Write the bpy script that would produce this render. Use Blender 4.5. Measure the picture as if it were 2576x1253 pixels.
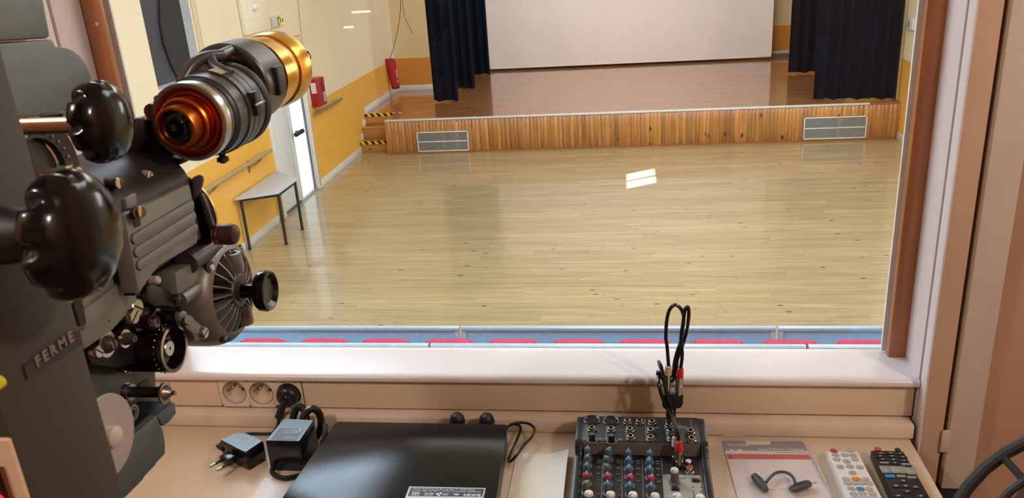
import bpy, bmesh, math, random
from mathutils import Vector, Matrix, Euler
for o in list(bpy.data.objects): bpy.data.objects.remove(o)
rnd = random.Random(7)
SC = bpy.context.scene
COL = SC.collection
PI = math.pi

# ---------------------------------------------------------------- camera
cam_d = bpy.data.cameras.new('camera')
cam = bpy.data.objects.new('camera', cam_d); COL.objects.link(cam)
cam_d.sensor_fit = 'HORIZONTAL'; cam_d.sensor_width = 36.0; cam_d.lens = 28.83
cam_d.clip_start = 0.02; cam_d.clip_end = 200
_R = Vector((0.990187, 0.125384, -0.061719)); _U = Vector((0.013073, 0.356592, 0.934169)); _F = Vector((-0.139138, 0.925808, -0.351454))
cam.matrix_world = Matrix(((_R.x, _U.x, -_F.x, 0.0), (_R.y, _U.y, -_F.y, 0.0), (_R.z, _U.z, -_F.z, 3.65), (0, 0, 0, 1)))
cam_d.dof.use_dof = True; cam_d.dof.focus_distance = 2.6; cam_d.dof.aperture_fstop = 24.0
SC.camera = cam

# ---------------------------------------------------------------- world, sun, large lights, exposure
SC.view_settings.view_transform = 'Standard'; SC.view_settings.look = 'None'
SC.view_settings.gamma = 1.0; SC.view_settings.use_curve_mapping = False
SC.view_settings.exposure = 0.11
SC.cycles.use_denoising = True
SC.cycles.max_bounces = 8; SC.cycles.diffuse_bounces = 4; SC.cycles.glossy_bounces = 4
SC.cycles.transmission_bounces = 6; SC.cycles.transparent_max_bounces = 12
SC.cycles.caustics_reflective = False; SC.cycles.caustics_refractive = False
SC.cycles.sample_clamp_indirect = 6.0
W = bpy.data.worlds.new('sky_world'); SC.world = W; W.use_nodes = True
_n = W.node_tree.nodes; _l = W.node_tree.links
_bg = _n['Background']; _sky = _n.new('ShaderNodeTexSky'); _sky.sky_type = 'PREETHAM'
_sky.sun_direction = (-0.69, -0.45, 0.57); _sky.turbidity = 3.0
_l.new(_sky.outputs[0], _bg.inputs[0]); _bg.inputs[1].default_value = 1.0

def light(name, kind, loc, energy, color, size=(1, 1), target=None, spread=None, radius=None):
    d = bpy.data.lights.new(name, kind); d.energy = energy; d.color = color
    if kind == 'AREA':
        d.shape = 'RECTANGLE'; d.size, d.size_y = size
        if spread: d.spread = spread
    if radius is not None: d.shadow_soft_size = radius
    o = bpy.data.objects.new(name, d); COL.objects.link(o); o.location = loc
    if target is not None:
        o.rotation_euler = (Vector(target) - Vector(loc)).to_track_quat('-Z', 'Y').to_euler()
    return o
sun = light('sun', 'SUN', (-12, 0, 10), 42.0, (1.0, 0.95, 0.88), target=None)
sun.rotation_euler = Vector((0.687, 0.450, -0.574)).to_track_quat('-Z', 'Y').to_euler(); sun.data.angle = 0.004
# daylight from the roof light at the left of the hall, ceiling lamps over the floor, windows at the right
light('roof_light', 'AREA', (-2.8, 3.4, 5.9), 285, (0.63, 0.81, 1.0), (2.2, 4.0), (-2.8, 3.4, 0))
light('roof_light', 'AREA', (2.8, 4.2, 5.9), 140, (0.92, 0.95, 1.0), (2.0, 3.6), (2.8, 4.2, 0))
light('ceiling_light', 'AREA', (0.3, 9.4, 5.9), 235, (1.0, 0.99, 0.98), (3.6, 4.6), (0.3, 9.4, 0))
light('window_light', 'AREA', (4.55, 11.5, 3.6), 180, (0.97, 0.98, 1.0), (5.0, 1.6), (-5.0, 12.5, 1.2))
light('stage_fill', 'AREA', (0.0, 16.0, 5.2), 165, (1.0, 0.96, 0.93), (5.0, 1.0), (0.0, 20.0, 1.0))  # added fill that brightens screen and stage, no lamp known there
# warm lamps in the booth ceiling
light('booth_lamp', 'POINT', (1.15, -0.15, 4.36), 35, (1.0, 0.87, 0.76), radius=0.05)
light('booth_lamp', 'POINT', (-1.15, -0.15, 4.36), 27, (1.0, 0.87, 0.76), radius=0.05)

# ---------------------------------------------------------------- helpers
def lin(h):
    h = h.lstrip('#'); v = [int(h[i:i + 2], 16) / 255 for i in (0, 2, 4)]
    return tuple((c / 12.92 if c <= 0.04045 else ((c + 0.055) / 1.055) ** 2.4) for c in v) + (1,)
def sock(node, *names):
    for n in names:
        if n in node.inputs: return node.inputs[n]
_M = {}
def mat(name, hexc, rough=0.5, metal=0.0, var=0.06, scale=20.0, bump=0.0, bscale=200.0, coat=0.0, coat_rough=0.08, spec=None, stretch=None):
    """principled surface with a little noise in colour, and fine relief if asked"""
    if name in _M: return _M[name]
    m = bpy.data.materials.new(name); m.use_nodes = True; _M[name] = m
    nt = m.node_tree; N = nt.nodes; L = nt.links; b = N['Principled BSDF']
    b.inputs['Roughness'].default_value = rough; b.inputs['Metallic'].default_value = metal
    if spec is not None: b.inputs['Specular IOR Level'].default_value = spec
    if coat: b.inputs['Coat Weight'].default_value = coat; b.inputs['Coat Roughness'].default_value = coat_rough
    g = N.new('ShaderNodeNewGeometry'); src = g.outputs['Position']
    if stretch:
        mp = N.new('ShaderNodeMapping'); mp.inputs['Scale'].default_value = stretch; L.new(src, mp.inputs[0]); src = mp.outputs[0]
    nz = N.new('ShaderNodeTexNoise'); nz.inputs['Scale'].default_value = scale; nz.inputs['Detail'].default_value = 4; L.new(src, nz.inputs['Vector'])
    c = lin(hexc); mr = N.new('ShaderNodeMapRange'); L.new(nz.outputs[0], mr.inputs[0])
    mr.inputs['From Min'].default_value = 0.25; mr.inputs['From Max'].default_value = 0.75
    mr.inputs['To Min'].default_value = 1 - var * 1.5; mr.inputs['To Max'].default_value = 1 + var * 1.5
    mx = N.new('ShaderNodeVectorMath'); mx.operation = 'SCALE'; mx.inputs[0].default_value = c[:3]; L.new(mr.outputs[0], mx.inputs['Scale'])
    L.new(mx.outputs[0], b.inputs['Base Color'])
    if bump:
        n2 = N.new('ShaderNodeTexNoise'); n2.inputs['Scale'].default_value = bscale; L.new(g.outputs['Position'], n2.inputs['Vector'])
        bp = N.new('ShaderNodeBump'); bp.inputs['Strength'].default_value = bump; bp.inputs['Distance'].default_value = 0.002
        L.new(n2.outputs[0], bp.inputs['Height']); L.new(bp.outputs[0], b.inputs['Normal'])
    return m
def emit(name, hexc, strength):
    if name in _M: return _M[name]
    m = mat(name, hexc, 0.4); b = m.node_tree.nodes['Principled BSDF']
    b.inputs['Emission Color'].default_value = lin(hexc); b.inputs['Emission Strength'].default_value = strength
    return m
def wood(name, c1, c2, dark, grain, knot_scale, knot_size, rough, coat, coat_rough, rand='object', rvar=0.12, seam=None, axis='X'):
    """planks: tone per piece, streaky grain along the axis, dark knots, varnish coat"""
    m = bpy.data.materials.new(name); m.use_nodes = True; _M[name] = m
    nt = m.node_tree; N = nt.nodes; L = nt.links; b = N['Principled BSDF']
    b.inputs['Roughness'].default_value = rough
    b.inputs['Coat Weight'].default_value = coat; b.inputs['Coat Roughness'].default_value = coat_rough
    g = N.new('ShaderNodeNewGeometry')
    if rand == 'object':
        oi = N.new('ShaderNodeObjectInfo'); rv = oi.outputs['Random']
    else: rv = g.outputs['Random Per Island']
    off = N.new('ShaderNodeVectorMath'); off.operation = 'SCALE'; off.inputs[0].default_value = (13.1, 7.7, 5.3); L.new(rv, off.inputs['Scale'])
    ad = N.new('ShaderNodeVectorMath'); ad.operation = 'ADD'; L.new(g.outputs['Position'], ad.inputs[0]); L.new(off.outputs[0], ad.inputs[1])
    mp = N.new('ShaderNodeMapping'); mp.inputs['Scale'].default_value = grain; L.new(ad.outputs[0], mp.inputs[0])
    nz = N.new('ShaderNodeTexNoise'); nz.inputs['Scale'].default_value = 1.0; nz.inputs['Detail'].default_value = 6; nz.inputs['Roughness'].default_value = 0.65; nz.inputs['Distortion'].default_value = 0.6
    L.new(mp.outputs[0], nz.inputs['Vector'])
    cr = N.new('ShaderNodeValToRGB'); cr.color_ramp.elements[0].position = 0.32; cr.color_ramp.elements[1].position = 0.68
    cr.color_ramp.elements[0].color = lin(c1); cr.color_ramp.elements[1].color = lin(c2); L.new(nz.outputs[0], cr.inputs[0])
    mr = N.new('ShaderNodeMapRange'); L.new(rv, mr.inputs[0]); mr.inputs['To Min'].default_value = 1 - rvar; mr.inputs['To Max'].default_value = 1 + rvar
    sc = N.new('ShaderNodeVectorMath'); sc.operation = 'SCALE'; L.new(cr.outputs[0], sc.inputs[0]); L.new(mr.outputs[0], sc.inputs['Scale'])
    mp2 = N.new('ShaderNodeMapping'); mp2.inputs['Scale'].default_value = knot_scale; L.new(ad.outputs[0], mp2.inputs[0])
    vo = N.new('ShaderNodeTexVoronoi'); vo.inputs['Scale'].default_value = 1.0; L.new(mp2.outputs[0], vo.inputs['Vector'])
    kr = N.new('ShaderNodeMapRange'); L.new(vo.outputs['Distance'], kr.inputs[0])
    kr.inputs['From Min'].default_value = knot_size * 0.45; kr.inputs['From Max'].default_value = knot_size; kr.inputs['To Min'].default_value = 1; kr.inputs['To Max'].default_value = 0
    # only some of the cells carry a knot
    sx = N.new('ShaderNodeSeparateColor'); L.new(vo.outputs['Color'], sx.inputs[0])
    gt = N.new('ShaderNodeMath'); gt.operation = 'GREATER_THAN'; gt.inputs[1].default_value = 0.42; L.new(sx.outputs[0], gt.inputs[0])
    ml = N.new('ShaderNodeMath'); ml.operation = 'MULTIPLY'; L.new(kr.outputs[0], ml.inputs[0]); L.new(gt.outputs[0], ml.inputs[1])
    mix = N.new('ShaderNodeMix'); mix.data_type = 'RGBA'; L.new(ml.outputs[0], mix.inputs['Factor']); L.new(sc.outputs[0], mix.inputs[6]); mix.inputs[7].default_value = lin(dark)
    outc = mix.outputs[2]
    L.new(outc, b.inputs['Base Color'])
    bp = N.new('ShaderNodeBump'); bp.inputs['Strength'].default_value = 0.05; bp.inputs['Distance'].default_value = 0.003
    L.new(nz.outputs[0], bp.inputs['Height']); L.new(bp.outputs[0], b.inputs['Normal'])
    return m
def two_tone(name, low, high, z, low_rough=0.35, high_rough=0.6):
    """painted wall: dado colour below z, lighter paint above, slightly uneven line"""
    m = bpy.data.materials.new(name); m.use_nodes = True; _M[name] = m
    nt = m.node_tree; N = nt.nodes; L = nt.links; b = N['Principled BSDF']
    g = N.new('ShaderNodeNewGeometry'); s = N.new('ShaderNodeSeparateXYZ'); L.new(g.outputs['Position'], s.inputs[0])
    nz = N.new('ShaderNodeTexNoise'); nz.inputs['Scale'].default_value = 6.0; L.new(g.outputs['Position'], nz.inputs['Vector'])
    a = N.new('ShaderNodeMath'); a.operation = 'MULTIPLY_ADD'; L.new(nz.outputs[0], a.inputs[0]); a.inputs[1].default_value = 0.03; L.new(s.outputs[2], a.inputs[2])
    gt = N.new('ShaderNodeMath'); gt.operation = 'GREATER_THAN'; L.new(a.outputs[0], gt.inputs[0]); gt.inputs[1].default_value = z + 0.015
    mix = N.new('ShaderNodeMix'); mix.data_type = 'RGBA'; L.new(gt.outputs[0], mix.inputs['Factor']); mix.inputs[6].default_value = lin(low); mix.inputs[7].default_value = lin(high)
    n3 = N.new('ShaderNodeTexNoise'); n3.inputs['Scale'].default_value = 1.6; n3.inputs['Detail'].default_value = 5; L.new(g.outputs['Position'], n3.inputs['Vector'])
    mr = N.new('ShaderNodeMapRange'); L.new(n3.outputs[0], mr.inputs[0]); mr.inputs['To Min'].default_value = 0.94; mr.inputs['To Max'].default_value = 1.06
    sc = N.new('ShaderNodeVectorMath'); sc.operation = 'SCALE'; L.new(mix.outputs[2], sc.inputs[0]); L.new(mr.outputs[0], sc.inputs['Scale'])
    L.new(sc.outputs[0], b.inputs['Base Color'])
    rr = N.new('ShaderNodeMapRange'); L.new(gt.outputs[0], rr.inputs[0]); rr.inputs['To Min'].default_value = low_rough; rr.inputs['To Max'].default_value = high_rough; L.new(rr.outputs[0], b.inputs['Roughness'])
    n2 = N.new('ShaderNodeTexNoise'); n2.inputs['Scale'].default_value = 60; L.new(g.outputs['Position'], n2.inputs['Vector'])
    bp = N.new('ShaderNodeBump'); bp.inputs['Strength'].default_value = 0.15; bp.inputs['Distance'].default_value = 0.004; L.new(n2.outputs[0], bp.inputs['Height']); L.new(bp.outputs[0], b.inputs['Normal'])
    return m
def clear(name, tint=(1, 1, 1, 1), ior=1.45, rough=0.0, haze=0.0):
    """clear pane: lets light straight through, mirrors by Fresnel"""
    m = bpy.data.materials.new(name); m.use_nodes = True; nt = m.node_tree; N = nt.nodes; L = nt.links
    N.remove(N['Principled BSDF']); out = N['Material Output']
    t = N.new('ShaderNodeBsdfTransparent'); t.inputs[0].default_value = tint
    gl = N.new('ShaderNodeBsdfGlossy'); gl.inputs['Roughness'].default_value = rough
    fr = N.new('ShaderNodeFresnel'); fr.inputs[0].default_value = ior
    mx = N.new('ShaderNodeMixShader'); ge = N.new('ShaderNodeNewGeometry'); inv = N.new('ShaderNodeMath'); inv.operation = 'SUBTRACT'; inv.inputs[0].default_value = 1.0; L.new(ge.outputs['Backfacing'], inv.inputs[1])
    mf = N.new('ShaderNodeMath'); mf.operation = 'MULTIPLY'; L.new(fr.outputs[0], mf.inputs[0]); L.new(inv.outputs[0], mf.inputs[1])
    L.new(mf.outputs[0], mx.inputs[0]); L.new(t.outputs[0], mx.inputs[1]); L.new(gl.outputs[0], mx.inputs[2])
    last = mx
    if haze:
        df = N.new('ShaderNodeBsdfDiffuse'); df.inputs[0].default_value = (0.9, 0.88, 0.86, 1)
        nz = N.new('ShaderNodeTexNoise'); nz.inputs['Scale'].default_value = 9
        mm = N.new('ShaderNodeMath'); mm.operation = 'MULTIPLY'; mm.inputs[1].default_value = haze * 2; L.new(nz.outputs[0], mm.inputs[0])
        m2 = N.new('ShaderNodeMixShader'); L.new(mm.outputs[0], m2.inputs[0]); L.new(mx.outputs[0], m2.inputs[1]); L.new(df.outputs[0], m2.inputs[2]); last = m2
    L.new(last.outputs[0], out.inputs[0]); return m

class MB:
    """collects shapes into one mesh"""
    def __init__(s): s.v = []; s.f = []
    def add(s, vs, fs):
        n = len(s.v); s.v += [tuple(v) for v in vs]; s.f += [tuple(i + n for i in f) for f in fs]; return s
    def bm(s, b):
        b.verts.ensure_lookup_table(); b.verts.index_update()
        s.add([v.co.copy() for v in b.verts], [[v.index for v in f.verts] for f in b.faces]); b.free(); return s
    def box(s, a, c, bev=0.0, seg=2, rot=None, at=None):
        b = bmesh.new(); bmesh.ops.create_cube(b, size=1)
        ce = [(a[i] + c[i]) / 2 for i in range(3)]; d = [abs(c[i] - a[i]) for i in range(3)]
        for v in b.verts: v.co = Vector([v.co[i] * d[i] for i in range(3)])
        if bev: bmesh.ops.bevel(b, geom=list(b.edges), offset=bev, segments=seg, affect='EDGES', profile=0.5, clamp_overlap=True)
        for v in b.verts:
            if rot is not None: v.co = rot @ v.co
            v.co += Vector(ce)
        return s.bm(b)
    def prism(s, pts, vec, bev=0.0, seg=2):
        b = bmesh.new(); vs = [b.verts.new(p) for p in pts]; f = b.faces.new(vs)
        r = bmesh.ops.extrude_face_region(b, geom=[f]); vv = [e for e in r['geom'] if isinstance(e, bmesh.types.BMVert)]
        bmesh.ops.translate(b, verts=vv, vec=Vector(vec)); bmesh.ops.recalc_face_normals(b, faces=list(b.faces))
        if bev: bmesh.ops.bevel(b, geom=list(b.edges), offset=bev, segments=seg, affect='EDGES', profile=0.5, clamp_overlap=True)
        return s.bm(b)
    def lathe(s, o, axis, prof, seg=32, lobes=0, lobe_depth=0.0, arc=None):
        """prof: list of (distance along axis, radius)"""
        ax = Vector(axis).normalized(); u = ax.orthogonal().normalized()
        if abs(ax.z) < 0.9: u = (Vector((0, 0, 1)) - ax * ax.z).normalized()
        w = ax.cross(u); o = Vector(o); vs = []; fs = []; n = len(prof)
        for (t, r) in prof:
            for k in range(seg):
                a = 2 * PI * k / seg; rr = r
                if lobes: rr = r * (1 - lobe_depth * (0.5 - 0.5 * math.cos(lobes * a)) ** 2.0)
                vs.append(o + ax * t + (u * math.cos(a) + w * math.sin(a)) * rr)
        for i in range(n - 1):
            for k in range(seg):
                k2 = (k + 1) % seg; fs.append((i * seg + k, i * seg + k2, (i + 1) * seg + k2, (i + 1) * seg + k))
        fs.append(tuple(range(seg))[::-1]); fs.append(tuple((n - 1) * seg + k for k in range(seg)))
        return s.add(vs, fs)
    def ring(s, o, axis, prof, seg=32):
        """closed profile turned about the axis (a hollow ring)"""
        ax = Vector(axis).normalized(); u = ax.orthogonal().normalized(); w = ax.cross(u); o = Vector(o); vs = []; fs = []; n = len(prof)
        for (t, r) in prof:
            for k in range(seg):
                a = 2 * PI * k / seg; vs.append(o + ax * t + (u * math.cos(a) + w * math.sin(a)) * r)
        for i in range(n):
            i2 = (i + 1) % n
            for k in range(seg):
                k2 = (k + 1) % seg; fs.append((i * seg + k, i * seg + k2, i2 * seg + k2, i2 * seg + k))
        return s.add(vs, fs)
    def cyl(s, a, b, r, r2=None, seg=20, bev=0.0):
        a = Vector(a); b = Vector(b); h = (b - a).length; r2 = r if r2 is None else r2
        p = [(0, r), (h, r2)] if not bev else [(0, r - bev), (bev, r), (h - bev, r2), (h, r2 - bev)]
        return s.lathe(a, b - a, p, seg)
    def tube(s, pts, r, seg=8, smooth=4, closed=False):
        P = [Vector(p) for p in pts]
        if smooth and len(P) > 2:
            Q = []; n = len(P)
            for i in range(n if closed else n - 1):
                g = (lambda k: P[k % n]) if closed else (lambda k: P[max(0, min(n - 1, k))])
                p0, p1, p2, p3 = g(i - 1), g(i), g(i + 1), g(i + 2)
                for j in range(smooth):
                    t = j / smooth
                    Q.append(0.5 * ((2 * p1) + (p2 - p0) * t + (2 * p0 - 5 * p1 + 4 * p2 - p3) * t * t + (3 * p1 - p0 - 3 * p2 + p3) * t ** 3))
            if not closed: Q.append(P[-1])
            P = Q
        n = len(P); vs = []; fs = []; u = None
        for i in range(n):
            t = (P[(i + 1) % n] - P[i - 1]) if closed else (P[min(n - 1, i + 1)] - P[max(0, i - 1)])
            t.normalize()
            u = t.orthogonal().normalized() if u is None else (u - t * u.dot(t)).normalized()
            w = t.cross(u)
            for k in range(seg):
                a = 2 * PI * k / seg; vs.append(P[i] + (u * math.cos(a) + w * math.sin(a)) * r)
        for i in range(n if closed else n - 1):
            i2 = (i + 1) % n
            for k in range(seg):
                k2 = (k + 1) % seg; fs.append((i * seg + k, i * seg + k2, i2 * seg + k2, i2 * seg + k))
        if not closed: fs.append(tuple(range(seg))[::-1]); fs.append(tuple((n - 1) * seg + k for k in range(seg)))
        return s.add(vs, fs)
    def ball(s, o, r, seg=16, scale=(1, 1, 1)):
        b = bmesh.new(); bmesh.ops.create_uvsphere(b, u_segments=seg, v_segments=max(6, seg // 2), radius=r)
        for v in b.verts: v.co = Vector((v.co.x * scale[0], v.co.y * scale[1], v.co.z * scale[2])) + Vector(o)
        return s.bm(b)
    def mesh(s, name, m, sharp=35):
        me = bpy.data.meshes.new(name); me.from_pydata(s.v, [], s.f)
        b = bmesh.new(); b.from_mesh(me); bmesh.ops.recalc_face_normals(b, faces=list(b.faces)); b.to_mesh(me); b.free()
        me.materials.append(m)
        me.polygons.foreach_set('use_smooth', [True] * len(me.polygons)); me.set_sharp_from_angle(angle=math.radians(sharp))
        me.update(); return me
def put(name, me, parent=None, loc=None, rot=None):
    o = bpy.data.objects.new(name, me); COL.objects.link(o)
    if parent is not None: o.parent = parent
    if loc is not None: o.location = loc
    if rot is not None: o.rotation_euler = rot
    return o
def obj(name, mb, m, parent=None, sharp=35, label=None):
    me = mb.mesh(name, m, sharp); o = bpy.data.objects.new(name, me); COL.objects.link(o)
    if parent is not None:
        # geometry is modelled in room coordinates; the parents are Empties at the base of their things
        off = Vector((0, 0, 0)); p = parent
        while p is not None: off += p.location; p = p.parent
        me.transform(Matrix.Translation(-off)); o.parent = parent
    else:
        c = Vector((0, 0, 0))
        bb = [Vector(v.co) for v in me.vertices]; lo = Vector([min(v[i] for v in bb) for i in range(3)]); hi = Vector([max(v[i] for v in bb) for i in range(3)])
        c = Vector(((lo.x + hi.x) / 2, (lo.y + hi.y) / 2, lo.z)); me.transform(Matrix.Translation(-c)); o.location = c
    if label: o['label'] = label
    return o
def tag(o, label, cat, group=None):
    o['label'] = label; o['category'] = cat
    if group: o['group'] = group
    return o
def thing(name, label, cat, loc=(0, 0, 0), group=None):
    o = bpy.data.objects.new(name, None); COL.objects.link(o); o.location = loc; o.empty_display_size = 0.05
    return tag(o, label, cat, group)
def struct(name, mb, m, parent=None, sharp=35):
    o = obj(name, mb, m, parent, sharp)
    if parent is None: o['kind'] = 'structure'
    return o
def text(name, s, o, right, up, size, m, parent, depth=0.0003, align='LEFT', fit=None, bold=0.0, space=1.0):
    """raised lettering: baseline start o, reading direction right; fit squeezes it to that length"""
    cu = bpy.data.curves.new(name, 'FONT'); cu.body = s; cu.size = size; cu.extrude = depth; cu.align_x = align; cu.resolution_u = 2; cu.offset = bold * size; cu.space_character = space
    t = bpy.data.objects.new(name, cu); me = bpy.data.meshes.new_from_object(t); bpy.data.objects.remove(t)
    r = Vector(right).normalized(); u = Vector(up).normalized(); w = r.cross(u).normalized()
    k = 1.0
    if fit and len(me.vertices):
        xs = [v.co.x for v in me.vertices]; k = fit / max(1e-6, max(xs) - min(xs))
    off = Vector((0, 0, 0)); p = parent
    while p is not None: off += p.location; p = p.parent
    for v in me.vertices: v.co = Vector(o) + r * (v.co.x * k) + u * v.co.y + w * v.co.z - off
    me.materials.clear(); me.materials.append(m)
    ob = bpy.data.objects.new(name, me); COL.objects.link(ob)
    if parent is not None: ob.parent = parent
    return ob
def lerp(a, b, t): return tuple(a[i] + (b[i] - a[i]) * t for i in range(3))
def V(*a): return Vector(a)


# ================================================================ HALL: setting
XL, XR = -5.06, 4.69
YS, ZS, YB = 14.78, 0.65, 20.8          # stage front, stage height, back wall
M_wall = two_tone('wall_paint', 'ECB854', 'E9E0C6', 1.36)
M_ceil = mat('ceiling_paint', 'E4E0D6', 0.8)
M_white = mat('white_gloss_paint', 'E6E8EA', 0.35)
M_alu = mat('aluminium', 'C9CDD0', 0.32, 0.85, 0.04, 30)
M_black = mat('black_plastic', '141416', 0.35)
M_dark = mat('dark_gap', '17110C', 0.8)

w = MB()
def holes(y0, y1, z0, z1, cut):
    """wall in the plane x = XL built around rectangular openings"""
    ys = sorted({y0, y1} | {c[0] for c in cut} | {c[1] for c in cut})
    for a, b in zip(ys, ys[1:]):
        zs = [z0]
        for c in sorted([c for c in cut if c[0] <= a and b <= c[1]], key=lambda c: c[2]): zs += [c[2], c[3]]
        zs.append(z1)
        for k in range(0, len(zs), 2):
            if zs[k + 1] > zs[k] + 1e-4: w.box((XL - 0.05, a, zs[k]), (XL, b, zs[k + 1]))
holes(1.2, 21.0, 0, 6.2, [(11.06, 12.60, 0, 2.32), (8.45, 9.46, 2.36, 3.9), (8.75, 9.69, 4.19, 4.69)])
struct('wall_left', w, M_wall)
struct('wall_right', MB().box((XR, 1.2, 0), (XR + 0.2, 21.0, 6.2)), M_wall)
struct('wall_back', MB().box((XL, YB, 0), (XR, YB + 0.2, 6.2)).box((XL, 18.0, ZS), (-3.9, 18.14, 4.6)).box((4.3, 18.6, ZS), (XR, 18.74, 4.6)), two_tone('stage_wall_paint', 'CE8C3C', 'D8C49A', 1.36))
struct('wall_rear', MB().box((XL, 1.24, 0), (-0.97, 1.30, 6.2)).box((0.43, 1.24, 0), (XR, 1.30, 6.2)).box((-0.97, 1.24, 0), (0.43, 1.30, 2.86)).box((-0.97, 1.24, 4.32), (0.43, 1.30, 6.2)), M_wall)
struct('ceiling', MB().box((XL - 0.05, 1.2, 6.2), (XR + 0.2, 21.0, 6.35)), M_ceil)
# proscenium header above the stage opening
struct('trim_1', MB().box((XL, 14.9, 4.7), (XR, 15.1, 6.2)), M_wall)

# floor: base slab and boards laid across the hall
fl = struct('floor', MB().box((XL, 1.3, -0.12), (XR, YS + 0.2, -0.022)), mat('floor_joint', '604A2C', 0.8))
FW_ = dict(c1='968665', c2='BBAA83', dark='3A2614', grain=(1.0, 24, 24), knot_scale=(3.0, 8, 8), knot_size=0.13, rough=0.36, coat=0.75, coat_rough=0.10, rvar=0.09)
M_plank = wood('floor_board_oak', rand='object', **FW_)
M_plank2 = wood('floor_board_oak_far', rand='island', **FW_)
PW = 0.142
LENS = [2.1, 1.75, 2.4, 1.5]
def plank_mesh(l, wdt=PW, t=0.02):
    return MB().box((-l / 2 + 0.0006, -wdt / 2 + 0.0006, -t), (l / 2 - 0.0006, wdt / 2 - 0.0006, 0)).mesh('plank', M_plank, 80)
_pm = {}
rest = MB(); nplank = 0
row = 0; y = YS - PW / 2
while y > 1.35:
    x = XL + 0.01 - rnd.choice([0, 0.6, 1.1, 1.5]); 
    while x < XR:
        l = rnd.choice(LENS); x0, x1 = max(x, XL + 0.005), min(x + l, XR - 0.005); ll = round(x1 - x0, 2); cx = (x0 + x1) / 2
        if ll > 0.1:
            if y > 7.25 and nplank < 300:
                if ll not in _pm: _pm[ll] = plank_mesh(ll)
                o = put('plank', _pm[ll], fl, V(cx, y, 0) - fl.location); nplank += 1
            else:
                rest.box((cx - ll / 2 + 0.0006, y - PW / 2 + 0.0007, -0.02), (cx + ll / 2 - 0.0006, y + PW / 2 - 0.0007, 0))
        x += l
    y -= PW; row += 1
for yy in (YS + 0.002, YS + 0.098): rest.box((XL + 0.005, yy, -0.02), (-4.478, yy + 0.094, 0))
o = obj('boarding', rest, M_plank2, fl); o['kind'] = 'stuff'

# stage: carcass, floor boards, front boards, nosing
M_stagefloor = wood('stage_board', c1='86592F', c2='AA7848', dark='3E1E0A', grain=(0.8, 14, 14), knot_scale=(2.0, 8, 8), knot_size=0.22, rough=0.34, coat=1.0, coat_rough=0.08, rand='island', rvar=0.07)
M_front = wood('pine_front_board', c1='985E2E', c2='C8924E', dark='42190A', grain=(14, 14, 1.2), knot_scale=(6, 6, 3.6), knot_size=0.21, rough=0.35, coat=0.5, coat_rough=0.16, rand='object', rvar=0.24)
st = struct('stage', MB().box((-4.46, YS + 0.02, 0), (XR, YB, ZS - 0.03)).box((XL, 15.45, 0), (-4.46, YB, ZS - 0.03)), M_dark)
sf = MB(); y = YS + 0.0
while y < YB - 0.02:
    y1 = min(y + 0.092, YB - 0.002); xs = [-4.46 if y < 15.44 else XL + 0.012]; 
    while xs[-1] < XR: xs.append(min(xs[-1] + rnd.uniform(1.6, 3.2), XR))
    for a, b in zip(xs, xs[1:]): sf.box((a + 0.0006, y + 0.0005, ZS - 0.03), (b - 0.0006, y1 - 0.0005, ZS))
    y += 0.092
o = obj('stage_boarding', sf, M_stagefloor, st); o['kind'] = 'stuff'
x = -4.46; _fb = {}
while x < XR - 0.01:
    bw = min(rnd.choice([0.06, 0.07, 0.075, 0.085, 0.055]), XR - x); key = round(bw, 3)
    if key not in _fb: _fb[key] = MB().box((-key / 2 + 0.0006, -0.011, 0.0), (key / 2 - 0.0006, 0.011, ZS - 0.045), bev=0.0018, seg=1).mesh('board', M_front, 80)
    put('board', _fb[key], st, V(x + key / 2, YS + 0.006 + rnd.uniform(-0.0012, 0.0012), 0.01) - st.location)
    x += bw
obj('nosing', MB().box((-4.47, YS - 0.016, ZS - 0.03), (4.18, YS + 0.035, ZS + 0.004), bev=0.006), mat('nosing_white', 'DDE2E8', 0.35, 0.15), st)
obj('skirting', MB().box((-4.46, YS - 0.012, 0.0), (XR, YS - 0.004, 0.028), bev=0.002), mat('pine_skirting', '9A6330', 0.4), st)
obj('end_post', MB().box((-4.475, YS - 0.012, 0), (-4.435, YS + 0.03, ZS - 0.03), bev=0.004), M_front, st)

# steps at the left end of the stage
M_step = wood('step_wood', c1='B07A3A', c2='CE9850', dark='5A2A0E', grain=(1.2, 14, 14), knot_scale=(6, 9, 9), knot_size=0.2, rough=0.3, coat=0.6, coat_rough=0.1, rand='island', rvar=0.06)
def hazard(name):
    m = bpy.data.materials.new(name); m.use_nodes = True; nt = m.node_tree; N = nt.nodes; L = nt.links; b = N['Principled BSDF']; b.inputs['Roughness'].default_value = 0.4
    g = N.new('ShaderNodeNewGeometry'); d = N.new('ShaderNodeVectorMath'); d.operation = 'DOT_PRODUCT'; d.inputs[1].default_value = (7.6, 5.2, 5.2); L.new(g.outputs['Position'], d.inputs[0])
    fr = N.new('ShaderNodeMath'); fr.operation = 'FRACT'; L.new(d.outputs['Value'], fr.inputs[0]); gt = N.new('ShaderNodeMath'); gt.operation = 'GREATER_THAN'; gt.inputs[1].default_value = 0.5; L.new(fr.outputs[0], gt.inputs[0])
    mx = N.new('ShaderNodeMix'); mx.data_type = 'RGBA'; L.new(gt.outputs[0], mx.inputs['Factor']); mx.inputs[6].default_value = lin('1A1A18'); mx.inputs[7].default_value = lin('F0D21E'); L.new(mx.outputs[2], b.inputs['Base Color']); return m
M_haz = hazard('hazard_tape')
sp = thing('stage_steps', 'three wooden steps with hazard tape at the left end of the stage', 'steps', (-4.76, 15.2, 0))
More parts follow.
